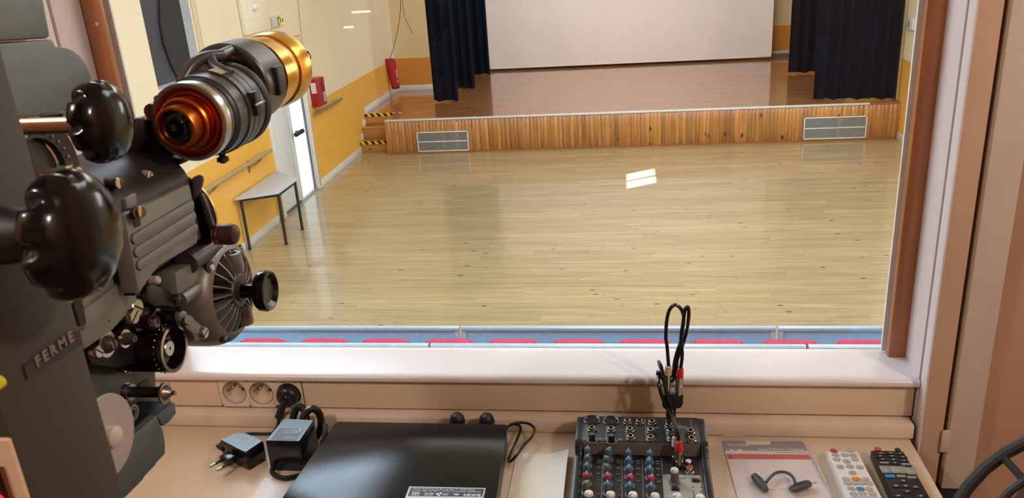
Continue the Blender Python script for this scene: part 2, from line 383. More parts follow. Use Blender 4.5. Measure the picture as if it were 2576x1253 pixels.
for k, (yy, z) in enumerate(((14.97, 0.217), (15.21, 0.433))):
    obj('riser', MB().box((XL + 0.004, yy, 0.0 if k == 0 else 0.217), (-4.478, yy + 0.02, z - 0.025), bev=0.002), M_step, sp)
    obj('tread', MB().box((XL + 0.004, yy - 0.012, z - 0.025), (-4.478, yy + 0.26, z), bev=0.004), M_step, sp)
obj('riser', MB().box((XL + 0.004, 15.43, 0.433), (-4.478, 15.448, ZS - 0.03), bev=0.002), M_step, sp)
obj('hazard_tape', MB().box((XL + 0.01, 14.953, 0.16), (-4.484, 14.957, 0.219)).box((XL + 0.01, 14.953, 0.217), (-4.484, 14.99, 0.2195)), M_haz, sp)
obj('hazard_tape', MB().box((XL + 0.01, 15.425, 0.60), (-4.484, 15.43, 0.652)).box((XL + 0.01, 15.425, 0.650), (-4.30, 15.50, 0.653)), M_haz, sp)

# skirtings
M_skirt = mat('skirting_white', 'DDE0E2', 0.4)
struct('baseboard_left', MB().box((XL, 1.4, 0), (XL + 0.018, 11.0, 0.11), bev=0.003).box((XL, 12.68, 0), (XL + 0.018, 14.97, 0.11), bev=0.003)
       .box((XL, 15.06, 0.217), (XL + 0.018, 15.2, 0.34), bev=0.004).box((XL, 15.28, 0.433), (XL + 0.018, 15.42, 0.56), bev=0.004)
       .box((XL, 15.47, ZS), (XL + 0.018, 18.0, ZS + 0.12), bev=0.003), M_skirt)
struct('baseboard_back', MB().box((XL + 0.018, 17.982, ZS), (-3.9, 18.0, ZS + 0.12), bev=0.003).box((-3.9, YB - 0.018, ZS), (4.3, YB, ZS + 0.12), bev=0.003), M_skirt)
struct('baseboard_right', MB().box((XR - 0.018, 1.4, 0), (XR, YS - 0.02, 0.12), bev=0.003), M_skirt)

# ---------------------------------------------------------------- door on the left wall
M_door = mat('white_door', 'D9E2EA', 0.4)
fr = MB()
for (a, b) in ((11.06, 11.12), (12.53, 12.60)): fr.box((XL - 0.06, a, 0), (XL + 0.03, b, 2.32), bev=0.006)
fr.box((XL - 0.06, 11.06, 2.26), (XL + 0.03, 12.60, 2.32), bev=0.006)
d1 = struct('door_1', fr, M_white)
obj('door_casing', MB().box((XL, 10.98, 2.46), (XL + 0.012, 12.70, 2.48), bev=0.003).box((XL, 12.68, 0), (XL + 0.012, 12.70, 2.48), bev=0.003).box((XL, 11.06, 2.33), (XL + 0.006, 12.6, 2.34)), mat('cream_trim', 'D9C79C', 0.5), d1)
lf = obj('door_leaf', MB().box((XL - 0.05, 11.12, 0.01), (XL - 0.005, 11.80, 2.26), bev=0.004), M_door, d1)
obj('kick_strip', MB().box((XL - 0.006, 11.12, 0.012), (XL + 0.004, 11.80, 0.05), bev=0.002), mat('dark_grey_seal', '5A6066', 0.5), lf)
rl = obj('door_leaf', MB().box((XL - 0.05, 11.81, 0.01), (XL - 0.005, 11.90, 2.26), bev=0.004).box((XL - 0.05, 12.44, 0.01), (XL - 0.005, 12.53, 2.26), bev=0.004)
         .box((XL - 0.05, 11.90, 0.01), (XL - 0.005, 12.44, 0.05), bev=0.003).box((XL - 0.05, 11.90, 2.18), (XL - 0.005, 12.44, 2.26), bev=0.003), M_door, d1)
mfr = bpy.data.materials.new('frosted_pane'); mfr.use_nodes = True
_N = mfr.node_tree.nodes; _L = mfr.node_tree.links; _N.remove(_N['Principled BSDF'])
_t = _N.new('ShaderNodeBsdfTranslucent'); _t.inputs[0].default_value = (0.30, 0.32, 0.34, 1); _L.new(_t.outputs[0], _N['Material Output'].inputs[0])
obj('door_pane', MB().box((XL - 0.030, 11.90, 0.05), (XL - 0.026, 12.44, 2.18)), mfr, rl)
obj('latch_rod', MB().box((XL + 0.0, 12.36, 0.05), (XL + 0.03, 12.40, 2.25), bev=0.006), mat('steel_blue_rod', '76828C', 0.35, 0.6), rl)
pb = obj('push_bar', MB().cyl((XL + 0.07, 11.80, 1.08), (XL + 0.07, 12.10, 1.08), 0.035, bev=0.01), M_black, rl)
obj('bar_bracket', MB().box((XL - 0.005, 11.97, 1.055), (XL + 0.07, 12.02, 1.105), bev=0.006), M_black, pb)
obj('door_stay', MB().box((XL + 0.0, 12.50, 2.05), (XL + 0.03, 12.54, 2.30), bev=0.006).box((XL + 0.0, 12.50, 2.20), (XL + 0.19, 12.535, 2.235), bev=0.006).tube([(XL + 0.18, 12.52, 2.21), (XL + 0.21, 12.52, 2.17), (XL + 0.20, 12.52, 2.12), (XL + 0.17, 12.52, 2.13)], 0.008), M_black, d1)
obj('threshold', MB().box((XL - 0.05, 11.06, -0.02), (XL + 0.02, 12.60, 0.008), bev=0.003), M_alu, d1)
# ground outside the door
struct('ground', MB().box((-14, 4, -0.3), (XL - 0.06, 20, -0.06)), mat('outside_paving', 'C9CCC8', 0.9))

# ---------------------------------------------------------------- window recesses on the left wall
wn = struct('window_1', MB().box((XL - 0.20, 8.43, 2.33), (XL - 0.001, 8.45, 3.92)).box((XL - 0.20, 9.46, 2.33), (XL - 0.001, 9.50, 3.92)).box((XL - 0.20, 8.45, 2.33), (XL - 0.001, 9.46, 2.36)).box((XL - 0.20, 8.45, 3.9), (XL - 0.001, 9.46, 3.92)), M_white)
obj('blackout_panel', MB().box((XL - 0.17, 8.45, 2.36), (XL - 0.14, 9.46, 3.9)), mat('slate_blackout', '3C444E', 0.45), wn)
cu = MB(); pr = [(9.46, 2.37)] + [(y_, z_) for y_, z_ in ((9.12, 2.37), (9.02, 2.55), (8.95, 2.8), (8.97, 3.05), (9.1, 3.4), (9.12, 3.89))] + [(9.46, 3.89)]
cu.prism([(XL - 0.13, a, b) for a, b in pr], (0.02, 0, 0)); obj('blackout_drape', cu, mat('dark_drape', '20252B', 0.6), wn)
w2 = MB()
for a, b in ((8.75, 8.81), (9.18, 9.24), (9.63, 9.69)): w2.box((XL - 0.03, a, 4.19), (XL - 0.015, b, 4.69))
w2.box((XL - 0.03, 8.75, 4.19), (XL - 0.015, 9.69, 4.25)).box((XL - 0.03, 8.75, 4.63), (XL - 0.015, 9.69, 4.69))
w2s = struct('window_2', w2, M_white)
obj('casing', MB().box((XL, 9.50, 2.33), (XL + 0.02, 9.60, 4.0), bev=0.004), mat('cream_casing', 'D8CBAA', 0.5), wn)

# handrails
M_rail = mat('beech_rail', 'A8946C', 0.45, stretch=(20, 1, 20), var=0.1)
def bracket(y, x=XL + 0.09, z=1.09):
    return MB().tube([(x, y + 0.02, z - 0.015), (x - 0.005, y - 0.09, z - 0.05), (x - 0.03, y - 0.2, z - 0.075), (XL + 0.02, y - 0.27, z - 0.08)], 0.012, 6).box((XL, y - 0.285, z - 0.16), (XL + 0.012, y - 0.245, z + 0.0), bev=0.003)
h1 = thing('handrail', 'beech handrail on curved brackets on the orange wall above the trapezoid table', 'handrail', (XL + 0.05, 8.6, 0.95))
obj('rail', MB().tube([(XL + 0.09, 6.2, 1.09), (XL + 0.09, 10.80, 1.09)], 0.028, 12, smooth=0), M_rail, h1)
for y in (10.48, 9.15, 7.8): obj('bracket', bracket(y), mat('bracket_metal', '8A7B58', 0.4, 0.5), h1)
h2 = thing('handrail', 'short grey handrail on the orange wall below the red cabinet', 'handrail', (XL + 0.05, 13.3, 1.15))
obj('rail', MB().tube([(XL + 0.08, 12.72, 1.215), (XL + 0.08, 14.02, 1.215)], 0.024, 12, smooth=0), mat('grey_rail', '8F8A7A', 0.4, 0.3), h2)
for y in (12.95, 13.8): obj('bracket', MB().cyl((XL, y, 1.20), (XL + 0.08, y, 1.205), 0.01, seg=8), mat('grey_rail', '8F8A7A', 0.4, 0.3), h2)

# red cabinet, exit sign, detector, uplight, cables
fc = thing('fire_cabinet', 'red fire cabinet with white notices mounted on the cream wall right of the door', 'cabinet', (XL, 13.0, 1.31))
M_red = mat('red_enamel', 'A01820', 0.35)
obj('case', MB().box((XL, 12.80, 1.31), (XL + 0.155, 13.10, 1.76), bev=0.01), M_red, fc)
obj('notice', MB().box((XL + 0.03, 12.796, 1.53), (XL + 0.115, 12.8005, 1.70)), mat('white_notice', 'E4E0E0', 0.5), fc, label='white notice on the near side')
obj('notice', MB().box((XL + 0.1545, 12.97, 1.36), (XL + 0.158, 13.07, 1.52)), mat('blue_notice', '9FA9CE', 0.5), fc, label='pale blue notice on the front')
obj('door_slot', MB().box((XL + 0.1545, 12.93, 1.58), (XL + 0.158, 12.97, 1.68)), M_black, fc)
es = thing('exit_sign', 'small lit exit sign with running figure above the door', 'sign', (XL, 11.8, 2.70))
obj('sign_housing', MB().box((XL, 11.62, 2.695), (XL + 0.07, 12.02, 2.83), bev=0.012), mat('sign_white', 'C2C8C2', 0.4), es)
M_yel = emit('sign_yellow', 'CFC84A', 0.5); M_grn = mat('sign_green', '1E5A34', 0.4)
obj('sign_face', MB().box((XL + 0.0695, 11.79, 2.705), (XL + 0.073, 12.0, 2.82)), M_yel, es)
fg = MB(); X_ = XL + 0.0732
def fq(pts): fg.prism([(X_, 11.79 + a * 0.21, 2.705 + b * 0.115) for a, b in pts], (0.0012, 0, 0))
fq([(0, 0), (0.16, 0), (0.16, 1), (0, 1)]); fq([(0.16, 0.82), (0.4, 0.82), (0.4, 1), (0.16, 1)]); fq([(0.36, 0.35), (0.48, 0.35), (0.54, 0.75), (0.4, 0.8)])
fq([(0.36, 0.4), (0.26, 0.1), (0.33, 0.06), (0.45, 0.35)]); fq([(0.44, 0.38), (0.58, 0.2), (0.66, 0.25), (0.5, 0.5)]); fq([(0.50, 0.68), (0.64, 0.5), (0.66, 0.56), (0.52, 0.78)])
fg.ball((X_, 11.79 + 0.49 * 0.21, 2.705 + 0.88 * 0.115), 0.009, 8); fq([(0.76, 0.25), (0.95, 0.25), (0.95, 0.75), (0.76, 0.75)])
obj('pictogram', fg, M_grn, es)
wu = thing('wall_uplight', 'cream plaster wall uplight with a white bulb at the top of the left wall', 'lamp', (XL, 11.0, 2.66))
obj('shade', MB().box((XL, 10.72, 2.68), (XL + 0.07, 11.55, 3.25), bev=0.02), mat('cream_plaster', 'EAE4D0', 0.6), wu)
obj('bulb', MB().ball((XL + 0.085, 11.05, 3.02), 0.05, 12), M_white, wu)
tag(obj('wall_cable', MB().tube([(XL + 0.006, 12.92, 3.6), (XL + 0.006, 12.80, 2.6), (XL + 0.006, 12.72, 1.8)], 0.007, 6), mat('wire_shade', 'B5A276', 0.5)), 'thin painted cable running down the cream wall above the red cabinet', 'cable')
bag = thing('cover_bag', 'red fabric cover hanging in the corner over the orange dado', 'cover', (-4.93, 17.3, 0.82))
bm_ = MB(); prof = [(0.0, 0.085, 0.05), (0.04, 0.095, 0.06), (0.2, 0.10, 0.065), (0.34, 0.105, 0.06), (0.45, 0.10, 0.055), (0.56, 0.11, 0.05), (0.62, 0.10, 0.03)]
vs = []; fs = []
for i, (z, a, b) in enumerate(prof):
    for k in range(18):
        t = 2 * PI * k / 18; wv = 1 + 0.07 * math.sin(3 * t + i * 1.7)
        vs.append((-4.90 - 0.06 * z / 0.62 + a * math.cos(t) * wv, 17.3 + b * math.sin(t) * wv, 0.84 + z))
for i in range(len(prof) - 1):
    for k in range(18): fs.append((i * 18 + k, i * 18 + (k + 1) % 18, (i + 1) * 18 + (k + 1) % 18, (i + 1) * 18 + k))
fs.append(tuple(range(18))[::-1]); fs.append(tuple((len(prof) - 1) * 18 + k for k in range(18)))
obj('bag_body', bm_.add(vs, fs), mat('red_fabric', 'A81E30', 0.7, bump=0.3, bscale=60), bag, sharp=70)
obj('bottom_band', MB().lathe((-4.90, 17.3, 0.825), (0, 0, 1), [(0, 0.08), (0.02, 0.088)], 16), M_black, bag)
obj('printed_mark', MB().box((-4.835, 17.236, 1.06), (-4.815, 17.242, 1.24)).box((-4.83, 17.236, 0.96), (-4.81, 17.242, 1.01)), mat('white_print', 'D8C8C8', 0.6), bag)
tag(obj('hanging_wire', MB().tube([(-4.62, 17.5, 3.4), (-4.64, 17.5, 2.6), (-4.76, 17.42, 2.0), (-4.95, 17.31, 1.46)], 0.007, 6).tube([(-4.60, 17.52, 3.2), (-4.61, 17.52, 2.5), (-4.57, 17.52, 2.2), (-4.46, 17.52, 1.93)], 0.006, 6), mat('brown_wire', '3A3024', 0.6)), 'loose dark wire hanging down to the red fabric cover', 'wire')
sb = thing('wall_socket', 'pale grey switch box on the cream right wall beside the curtain', 'switch', (XR - 0.06, 14.6, 1.88))
obj('case', MB().box((XR - 0.06, 14.45, 1.88), (XR, 14.78, 2.06), bev=0.008), mat('grey_box', 'C3C8CA', 0.4), sb)
obj('keyhole', MB().box((XR - 0.062, 14.60, 1.92), (XR - 0.059, 14.63, 2.0)), M_black, sb)
tag(obj('conduit', MB().cyl((XR - 0.03, 15.05, 0.66), (XR - 0.03, 15.05, 4.5), 0.028, seg=10).cyl((XR - 0.03, 14.92, 0.66), (XR - 0.03, 14.92, 4.5), 0.02, seg=10), mat('conduit_paint', 'AE9A6C', 0.5)), 'vertical painted conduit on the right wall beside the dark curtain', 'conduit')
tag(obj('heating_pipe', MB().cyl((3.3, YB - 0.12, ZS + 0.10), (4.25, YB - 0.12, ZS + 0.10), 0.045, seg=12).cyl((3.83, YB - 0.12, ZS + 0.10), (3.86, YB - 0.12, ZS + 0.10), 0.058, seg=12), mat('grey_pipe', 'B9B4AC', 0.4)), 'pale pipe along the back wall right of the screen', 'pipe')

# ---------------------------------------------------------------- table
tb = thing('trapezoid_table', 'pale grey trapezoid table on dark steel legs against the orange wall', 'table', (-4.78, 10.2, 0))
top = [(-5.02, 9.66), (-5.02, 10.98), (-4.53, 10.55), (-4.53, 9.87)]
top = [(-5.03, 9.60), (-5.03, 10.99), (-4.52, 10.53), (-4.53, 9.86)]
obj('table_top', MB().prism([(x, y, 0.722) for x, y in top], (0, 0, 0.02), bev=0.004), mat('pale_laminate', 'BCC3CA', 0.35), tb)
M_leg = mat('black_steel', '23282C', 0.4)
ins = [(-5.00, 9.72), (-5.00, 10.88), (-4.56, 10.50), (-4.56, 9.90)]
fr = MB()
for i in range(4):
    a, b = Vector(ins[i] + (0.70,)), Vector(ins[(i + 1) % 4] + (0.70,)); t = (b - a).normalized(); nrm = Vector((-t.y, t.x, 0)) * 0.012
    fr.prism([a + nrm - Vector((0, 0, .02)), b + nrm - Vector((0, 0, .02)), b - nrm - Vector((0, 0, .02)), a - nrm - Vector((0, 0, .02))], (0, 0, 0.042))
obj('frame', fr, M_leg, tb)
for x, y in ins:
    lg = obj('leg', MB().cyl((x, y, 0.012), (x, y, 0.70), 0.02, seg=12), M_leg, tb)
    obj('foot', MB().cyl((x, y, 0.0), (x, y, 0.02), 0.023, seg=12), M_black, lg)

# ---------------------------------------------------------------- vents in the stage front
def vent(x0, x1, z0, z1, label):
    v = thing('vent_grille', label, 'vent', ((x0 + x1) / 2, YS - 0.02, z0), 'stage vents')
    f = MB(); t = 0.018; ya, yb = YS - 0.022, YS - 0.004; zm = (z0 + z1) / 2
    for a, b, c, d in ((x0, x1, z0, z0 + t), (x0, x1, z1 - t, z1), (x0, x1, zm - t / 2, zm + t / 2), (x0, x0 + t, z0, z1), (x1 - t, x1, z0, z1)): f.box((a, ya, c), (b, yb, d), bev=0.003)
    obj('frame', f, mat('vent_frame', 'E8E8E8', 0.4), v)
    obj('mesh_back', MB().box((x0 + t, YS - 0.006, z0 + t), (x1 - t, YS - 0.0055, z1 - t)), mat('vent_dark', '2E3030', 0.7), v)
    n = 11
    for s0, s1 in ((z0 + t, zm - t / 2), (zm + t / 2, z1 - t)):
        for k in range(n):
            z = s0 + (k + 0.5) * (s1 - s0) / n
            obj('slat', MB().prism([(x0 + t, YS - 0.017, z - 0.005), (x0 + t, YS - 0.0155, z - 0.005), (x0 + t, YS - 0.0085, z + 0.004), (x0 + t, YS - 0.010, z + 0.004)], (x1 - x0 - 2 * t, 0, 0)), mat('vent_slat', '8C8E8C', 0.5, 0.2), v)
    for xx in (x0 + 0.09, (x0 + x1) / 2, x1 - 0.09): obj('stiffener', MB().box((xx - 0.003, YS - 0.0195, z0 + t), (xx + 0.003, YS - 0.017, z1 - t)), mat('vent_slat', '8C8E8C', 0.5, 0.2), v)
vent(-3.88, -2.90, 0.03, 0.405, 'metal vent grille in the stage front beside the steps')
vent(3.10, 4.16, 0.04, 0.43, 'metal vent grille in the stage front below the right curtain')

# ---------------------------------------------------------------- curtains and screen
M_cur = mat('black_velvet', '0B1220', 0.8, var=0.15, scale=3, bump=0.2, bscale=300)
M_cur.node_tree.nodes['Principled BSDF'].inputs['Specular IOR Level'].default_value = 0.08
M_cur.node_tree.nodes['Principled BSDF'].inputs['Sheen Weight'].default_value = 0.06
M_cur.node_tree.nodes['Principled BSDF'].inputs['Sheen Tint'].default_value = (0.45, 0.6, 0.9, 1)
def curtain(label, x0, x1, y, folds, depth, z0, z1=4.66, seed=1, tilt=0.0, flare=0.0):
    r = random.Random(seed); n = folds * 10; rows = 14; vs = []; fs = []
    ph = [r.uniform(-0.5, 0.5) for _ in range(folds + 1)]; am = [r.uniform(0.5, 1.0) for _ in range(folds + 1)]
    th = 0.008
    for side in (0, 1):
        for j in range(rows + 1):
            tz = j / rows; z = z0 + (z1 - z0) * tz
            for i in range(n + 1):
                u = i / n; f = u * folds; k = min(folds, int(f + 0.5))
                yy = math.sin(2 * PI * f + ph[k] * (0.4 + 0.6 * (1 - tz))) * depth * am[k] * (0.85 + 0.3 * (1 - tz)) + 0.3 * depth * math.sin(4 * PI * f + 1.3)
                x = x0 + (x1 - x0) * u + flare * (1 - tz) * (u - 0.5)
                zz = z + (0.012 * math.sin(2 * PI * f * 0.5 + seed) if j == 0 else 0)
                vs.append((x, y + tilt * u + yy + side * th, zz + (0.02 if j == 0 else 0)))
    m = (rows + 1) * (n + 1)
    for j in range(rows):
        for i in range(n):
            a = j * (n + 1) + i; q = (a, a + 1, a + n + 2, a + n + 1); fs.append(q); fs.append(tuple(m + k for k in q[::-1]))
    bo = [i for i in range(n + 1)] + [(j) * (n + 1) + n for j in range(1, rows + 1)] + [rows * (n + 1) + i for i in range(n - 1, -1, -1)] + [j * (n + 1) for j in range(rows - 1, 0, -1)]
    for a, b in zip(bo, bo[1:] + bo[:1]): fs.append((a, b, m + b, m + a))
    t = thing('stage_curtain', label, 'curtain', ((x0 + x1) / 2, y, z0), 'black stage curtains')
    obj('drape', MB().add(vs, fs), M_cur, t, sharp=80)
    obj('header_tape', MB().box((x0, y - 0.05, z1 - 0.03), (x1, y + 0.05 + max(0, tilt), z1 + 0.02), bev=0.005), M_black, t)
curtain('black curtain leg at the left, nearest the stage edge', -3.88, -3.36, 16.42, 3, 0.05, ZS + 0.01, seed=2)
curtain('black curtain leg at the left, middle of the three', -3.84, -3.27, 18.0 - 0.12, 3, 0.05, ZS + 0.01, seed=3)
curtain('black curtain leg at the left, touching the screen edge', -3.95, -3.22, 19.75, 4, 0.05, ZS + 0.01, seed=4)
curtain('wide black curtain at the right edge of the stage front', 3.32, 4.64, 15.16, 7, 0.055, ZS + 0.012, seed=5, tilt=-0.22)
curtain('narrow black curtain behind the wide right one', 3.42, 4.2, 18.1, 4, 0.05, ZS + 0.01, seed=6)
sc_ = thing('projection_screen', 'large white projection screen at the back of the stage', 'screen', (0.06, 20.3, 0.70))
M_scr = mat('screen_white', 'E6DFDE', 0.75, var=0.02, scale=2)
vs = []; fs = []; n = 40; m_ = 12
for j in range(m_ + 1):
    for i in range(n + 1):
        u = i / n; t = j / m_; edge = max(0, 1 - min(u, 1 - u) / 0.03)
        vs.append((-3.30 + 6.72 * u, 20.30 + 0.008 * math.sin(u * 37) * (1 - t) - 0.03 * edge ** 2, 0.72 + 3.95 * t + (0.008 * math.sin(u * 9) if j == 0 else 0)))
for j in range(m_):
    for i in range(n): a = j * (n + 1) + i; fs.append((a, a + 1, a + n + 2, a + n + 1))
k0 = len(vs); vs += [(x, y + 0.004, z) for x, y, z in vs]; fs += [tuple(k0 + i for i in f[::-1]) for f in fs]
obj('screen_sheet', MB().add(vs, fs), M_scr, sc_, sharp=80)
obj('bottom_bar', MB().cyl((-3.30, 20.305, 0.715), (3.42, 20.305, 0.715), 0.014, seg=10), M_scr, sc_)
obj('top_roller', MB().cyl((-3.36, 20.32, 4.70), (3.48, 20.32, 4.70), 0.05, seg=16), M_white, sc_)

# ---------------------------------------------------------------- seating below the booth
M_pan = mat('blue_grey_panel', 'A0D0FC', 0.45); M_cap = mat('pale_blue_cap', 'B4CDE2', 0.28, 0.25)
def barrier(y, z, seams, labels, group):
    for (a, b), lb in zip(zip(seams, seams[1:]), labels):
        t = thing('seat_barrier', lb, 'panel', ((a + b) / 2, y, 0), group)
        obj('panel', MB().box((a + 0.05, y, 0.0), (b - 0.05, y + 0.02, z - 0.03)), M_pan, t)
        obj('cap_rail', MB().box((a + 0.008, y - 0.018, z - 0.036), (b - 0.008, y + 0.03, z - 0.004), bev=0.005).box((a + 0.008, y - 0.010, z - 0.004), (b - 0.008, y + 0.022, z), bev=0.002), M_cap, t)
        for xx in (a + 0.008, b - 0.05): obj('end_post', MB().box((xx, y - 0.014, 0.0), (xx + 0.042, y + 0.026, z - 0.03), bev=0.004), M_cap, t)
b1 = (-1.4255,6.2,0.5917); b1r = (1.1958,6.2,0.5849); b2 = (-1.4346,5.2,0.9437); b2r = (1.2084,5.2,0.9102)
barrier(6.2, b1[2], [-4.9, b1[0], b1r[0], 4.6], ['blue-grey seating barrier in front of the red seats, left section behind the flywheel knob', 'blue-grey seating barrier in front of the red seats, middle section behind the cable loops', 'blue-grey seating barrier in front of the red seats, section next to the right window post'], 'barriers before the red seats')
barrier(5.2, b2[2], [-4.9, b2[0], b2r[0], 4.6], ['pale blue barrier rail just above the window sill, left section', 'pale blue barrier rail just above the window sill, long middle section', 'pale blue barrier rail just above the window sill, short right section'], 'barriers behind the red seats')
M_seat = mat('red_seat_fabric', 'B83252', 0.8, bump=0.3, bscale=500)
tops = [(-2.844,5.44,0.8594),(-2.3403,5.44,0.8641),(-1.8486,5.44,0.8619),(-1.3424,5.44,0.8631),(-0.8571,5.44,0.8544),(-0.3671,5.44,0.8458),(0.1213,5.44,0.844),(0.6412,5.44,0.8391),(1.146,5.44,0.8375),(1.6443,5.44,0.8391)]
seat_parts = None
places = ['beside the flywheel of the projector', 'second from the projector', 'third from the projector', 'at the seam of the near rail', 'right of the near rail seam', 'left of the black cable loops', 'just behind the black cable loops', 'right of the cable loops', 'in front of the right barrier seam', 'next to the right window post']
def seat_meshes(z):
    w_, out = 0.42, []
    pts = []; R_ = 0.11
    for k in range(9): a = PI / 2 * k / 8; pts.append((w_ / 2 - R_ + R_ * math.sin(a), z - R_ * 0.55 + R_ * 0.55 * math.cos(a)))
    outl = [(-x, q) for x, q in pts[::-1]] + pts; outl += [(w_ / 2 - 0.02, 0.42), (-w_ / 2 + 0.02, 0.42)]
    back = MB().prism([(x, -0.035, q) for x, q in outl], (0, 0.07, 0), bev=0.02, seg=3)
    rib = MB()
    for k in range(-3, 4): rib.tube([(k * 0.055, -0.036, 0.5), (k * 0.055, -0.036, z - 0.02), (k * 0.055, -0.012, z + 0.0005)], 0.003, 5, smooth=0)
    cush = MB().box((-0.22, 0.03, 0.40), (0.22, 0.45, 0.48), bev=0.03, seg=3); ped = MB().box((-0.05, 0.05, 0.0), (0.05, 0.3, 0.40), bev=0.01)
    return back.mesh('backrest', M_seat, 60), rib.mesh('stitching', mat('seat_seam', '8E2440', 0.8), 60), cush.mesh('seat', M_seat, 60), ped.mesh('pedestal', M_black, 60)
zt = sum(t[2] for t in tops) / len(tops)
_sm = seat_meshes(zt)
for t, pl in zip(tops, places):
    s = thing('theatre_seat', 'red upholstered seat top ' + pl, 'seat', (t[0], 5.44, 0), 'red seats below the booth')
    bk = put('backrest', _sm[0], s); put('stitching', _sm[1], bk); put('seat', _sm[2], s); put('pedestal', _sm[3], s)


# ================================================================ BOOTH: setting
CZ = 2.93                                 # counter height above the hall floor
M_plaster = mat('booth_plaster', 'B8927A', 0.8, var=0.05, scale=8, bump=0.25, bscale=260)
M_jamb = mat('jamb_paint', 'DED2D4', 0.55, var=0.02)
M_beige = mat('architrave_paint', 'C6A98F', 0.6, var=0.03)
M_bwood = mat('window_frame_wood', 'A5683C', 0.4, var=0.16, scale=30, stretch=(3, 3, 0.25), coat=0.3)
M_sill = mat('sill_paint', 'DCD4D3', 0.28, var=0.03, scale=6)
M_cream = mat('cream_laminate', 'D8C4AA', 0.4, var=0.03, scale=5)
struct('wall_front', MB().box((0.455, 1.10, 2.0), (1.75, 1.2, 4.45)).box((-1.75, 1.115, 2.0), (-0.83, 1.2, 4.45)).box((-0.83, 1.125, 2.0), (0.455, 1.2, 2.995)).box((-0.83, 1.115, 4.32), (0.455, 1.2, 4.45)), M_plaster)
struct('wall_booth_right', MB().box((1.75, -1.75, 2.0), (1.85, 1.2, 4.45)), M_plaster)
struct('wall_booth_left', MB().box((-1.85, -1.75, 2.0), (-1.75, 1.2, 4.45)), M_plaster)
struct('wall_booth_rear', MB().box((-1.85, -1.85, 2.0), (1.85, -1.75, 4.45)), M_plaster)
struct('ceiling', MB().box((-1.85, -1.85, 4.45), (1.85, 1.24, 4.55)), M_ceil)
struct('floor', MB().box((-1.85, -1.85, 1.9), (1.85, 1.2, 2.0)), mat('booth_floor', '6A5A4C', 0.6))

# booth window: wooden stiles, glazing beads, pane
wf = struct('window_3', MB().box((0.391, 1.170, 3.0), (0.418, 1.187, 4.34), bev=0.004).box((-0.795, 1.170, 3.0), (-0.767, 1.187, 4.34), bev=0.004).box((-0.795, 1.170, 4.30), (0.418, 1.187, 4.34), bev=0.004), M_bwood)
obj('glazing_bead', MB().box((0.3880, 1.1935, 3.0), (0.418, 1.198, 4.31)), M_white, wf)
obj('glazing_bead', MB().box((-0.795, 1.1935, 3.0), (-0.7638, 1.198, 4.31)), M_white, wf)
obj('frame_screw', MB().cyl((-0.775, 1.1705, 3.572), (-0.775, 1.1685, 3.572), 0.003, seg=10), M_alu, wf)
obj('glass_pane', MB().box((-0.795, 1.1875, 2.99), (0.418, 1.1925, 4.31)), clear('window_glass'), wf)

# right jamb: inner reveal, groove, outer reveal with architrave, groove, board
j = struct('trim_2', MB().box((0.4165, 1.109, 2.60), (0.449, 1.20, 4.40), bev=0.0015), M_jamb)
obj('reveal_board', MB().box((0.4175, 1.082, 2.60), (0.4205, 1.104, 4.40), bev=0.0005), M_jamb, j)
obj('front_board', MB().box((0.4205, 1.0822, 2.60), (0.449, 1.104, 4.40), bev=0.001), M_beige, j)
obj('shadow_groove', MB().box((0.4225, 1.10, 2.60), (0.449, 1.112, 4.40)), mat('groove_brown', '6A4330', 0.7), j)
obj('shadow_groove', MB().box((0.449, 1.092, 2.60), (0.456, 1.105, 4.40)), mat('groove_brown', '6A4330', 0.7), j)
bd = struct('trim_3', MB().box((0.456, 1.078, 2.852), (0.497, 1.102, 4.40), bev=0.0015), mat('architrave_light', 'D2C6B8', 0.6, var=0.03))
obj('base_block', MB().box((0.456, 1.080, 2.818), (0.490, 1.10, 2.851), bev=0.001), mat('bitumen_black', '1B1715', 0.7), bd)
obj('plaster_chip', MB().box((0.4465, 1.0765, 2.915), (0.459, 1.082, 2.952), bev=0.003), mat('filler', 'CDB8A0', 0.8), bd)
# left jamb
j2 = struct('trim_4', MB().box((-0.83, 1.109, 2.60), (-0.798, 1.20, 4.40), bev=0.0015), M_jamb)
obj('reveal_board', MB().box((-0.83, 1.082, 2.60), (-0.7985, 1.103, 4.40), bev=0.0015), M_jamb, j2)
obj('shadow_groove', MB().box((-0.83, 1.10, 2.60), (-0.803, 1.112, 4.40)), mat('groove_copper', '8E6450', 0.6), j2)

# sill, batten
sl = MB(); pr = [(1.103, 3.0085), (1.1005, 3.0105), (1.100, 3.014), (1.1012, 3.0175), (1.105, 3.0203), (1.112, 3.0212), (1.196, 3.0212), (1.196, 3.0085)]
sl.prism([(-0.797, a, b) for a, b in pr], (0.4165 + 0.797, 0, 0)); struct('trim_5', sl, M_sill)
struct('trim_6', MB().box((-0.83, 1.087, 2.9302), (0.412, 1.122, 2.9535), bev=0.003), mat('batten_paint', 'D9C8B4', 0.5, var=0.05))

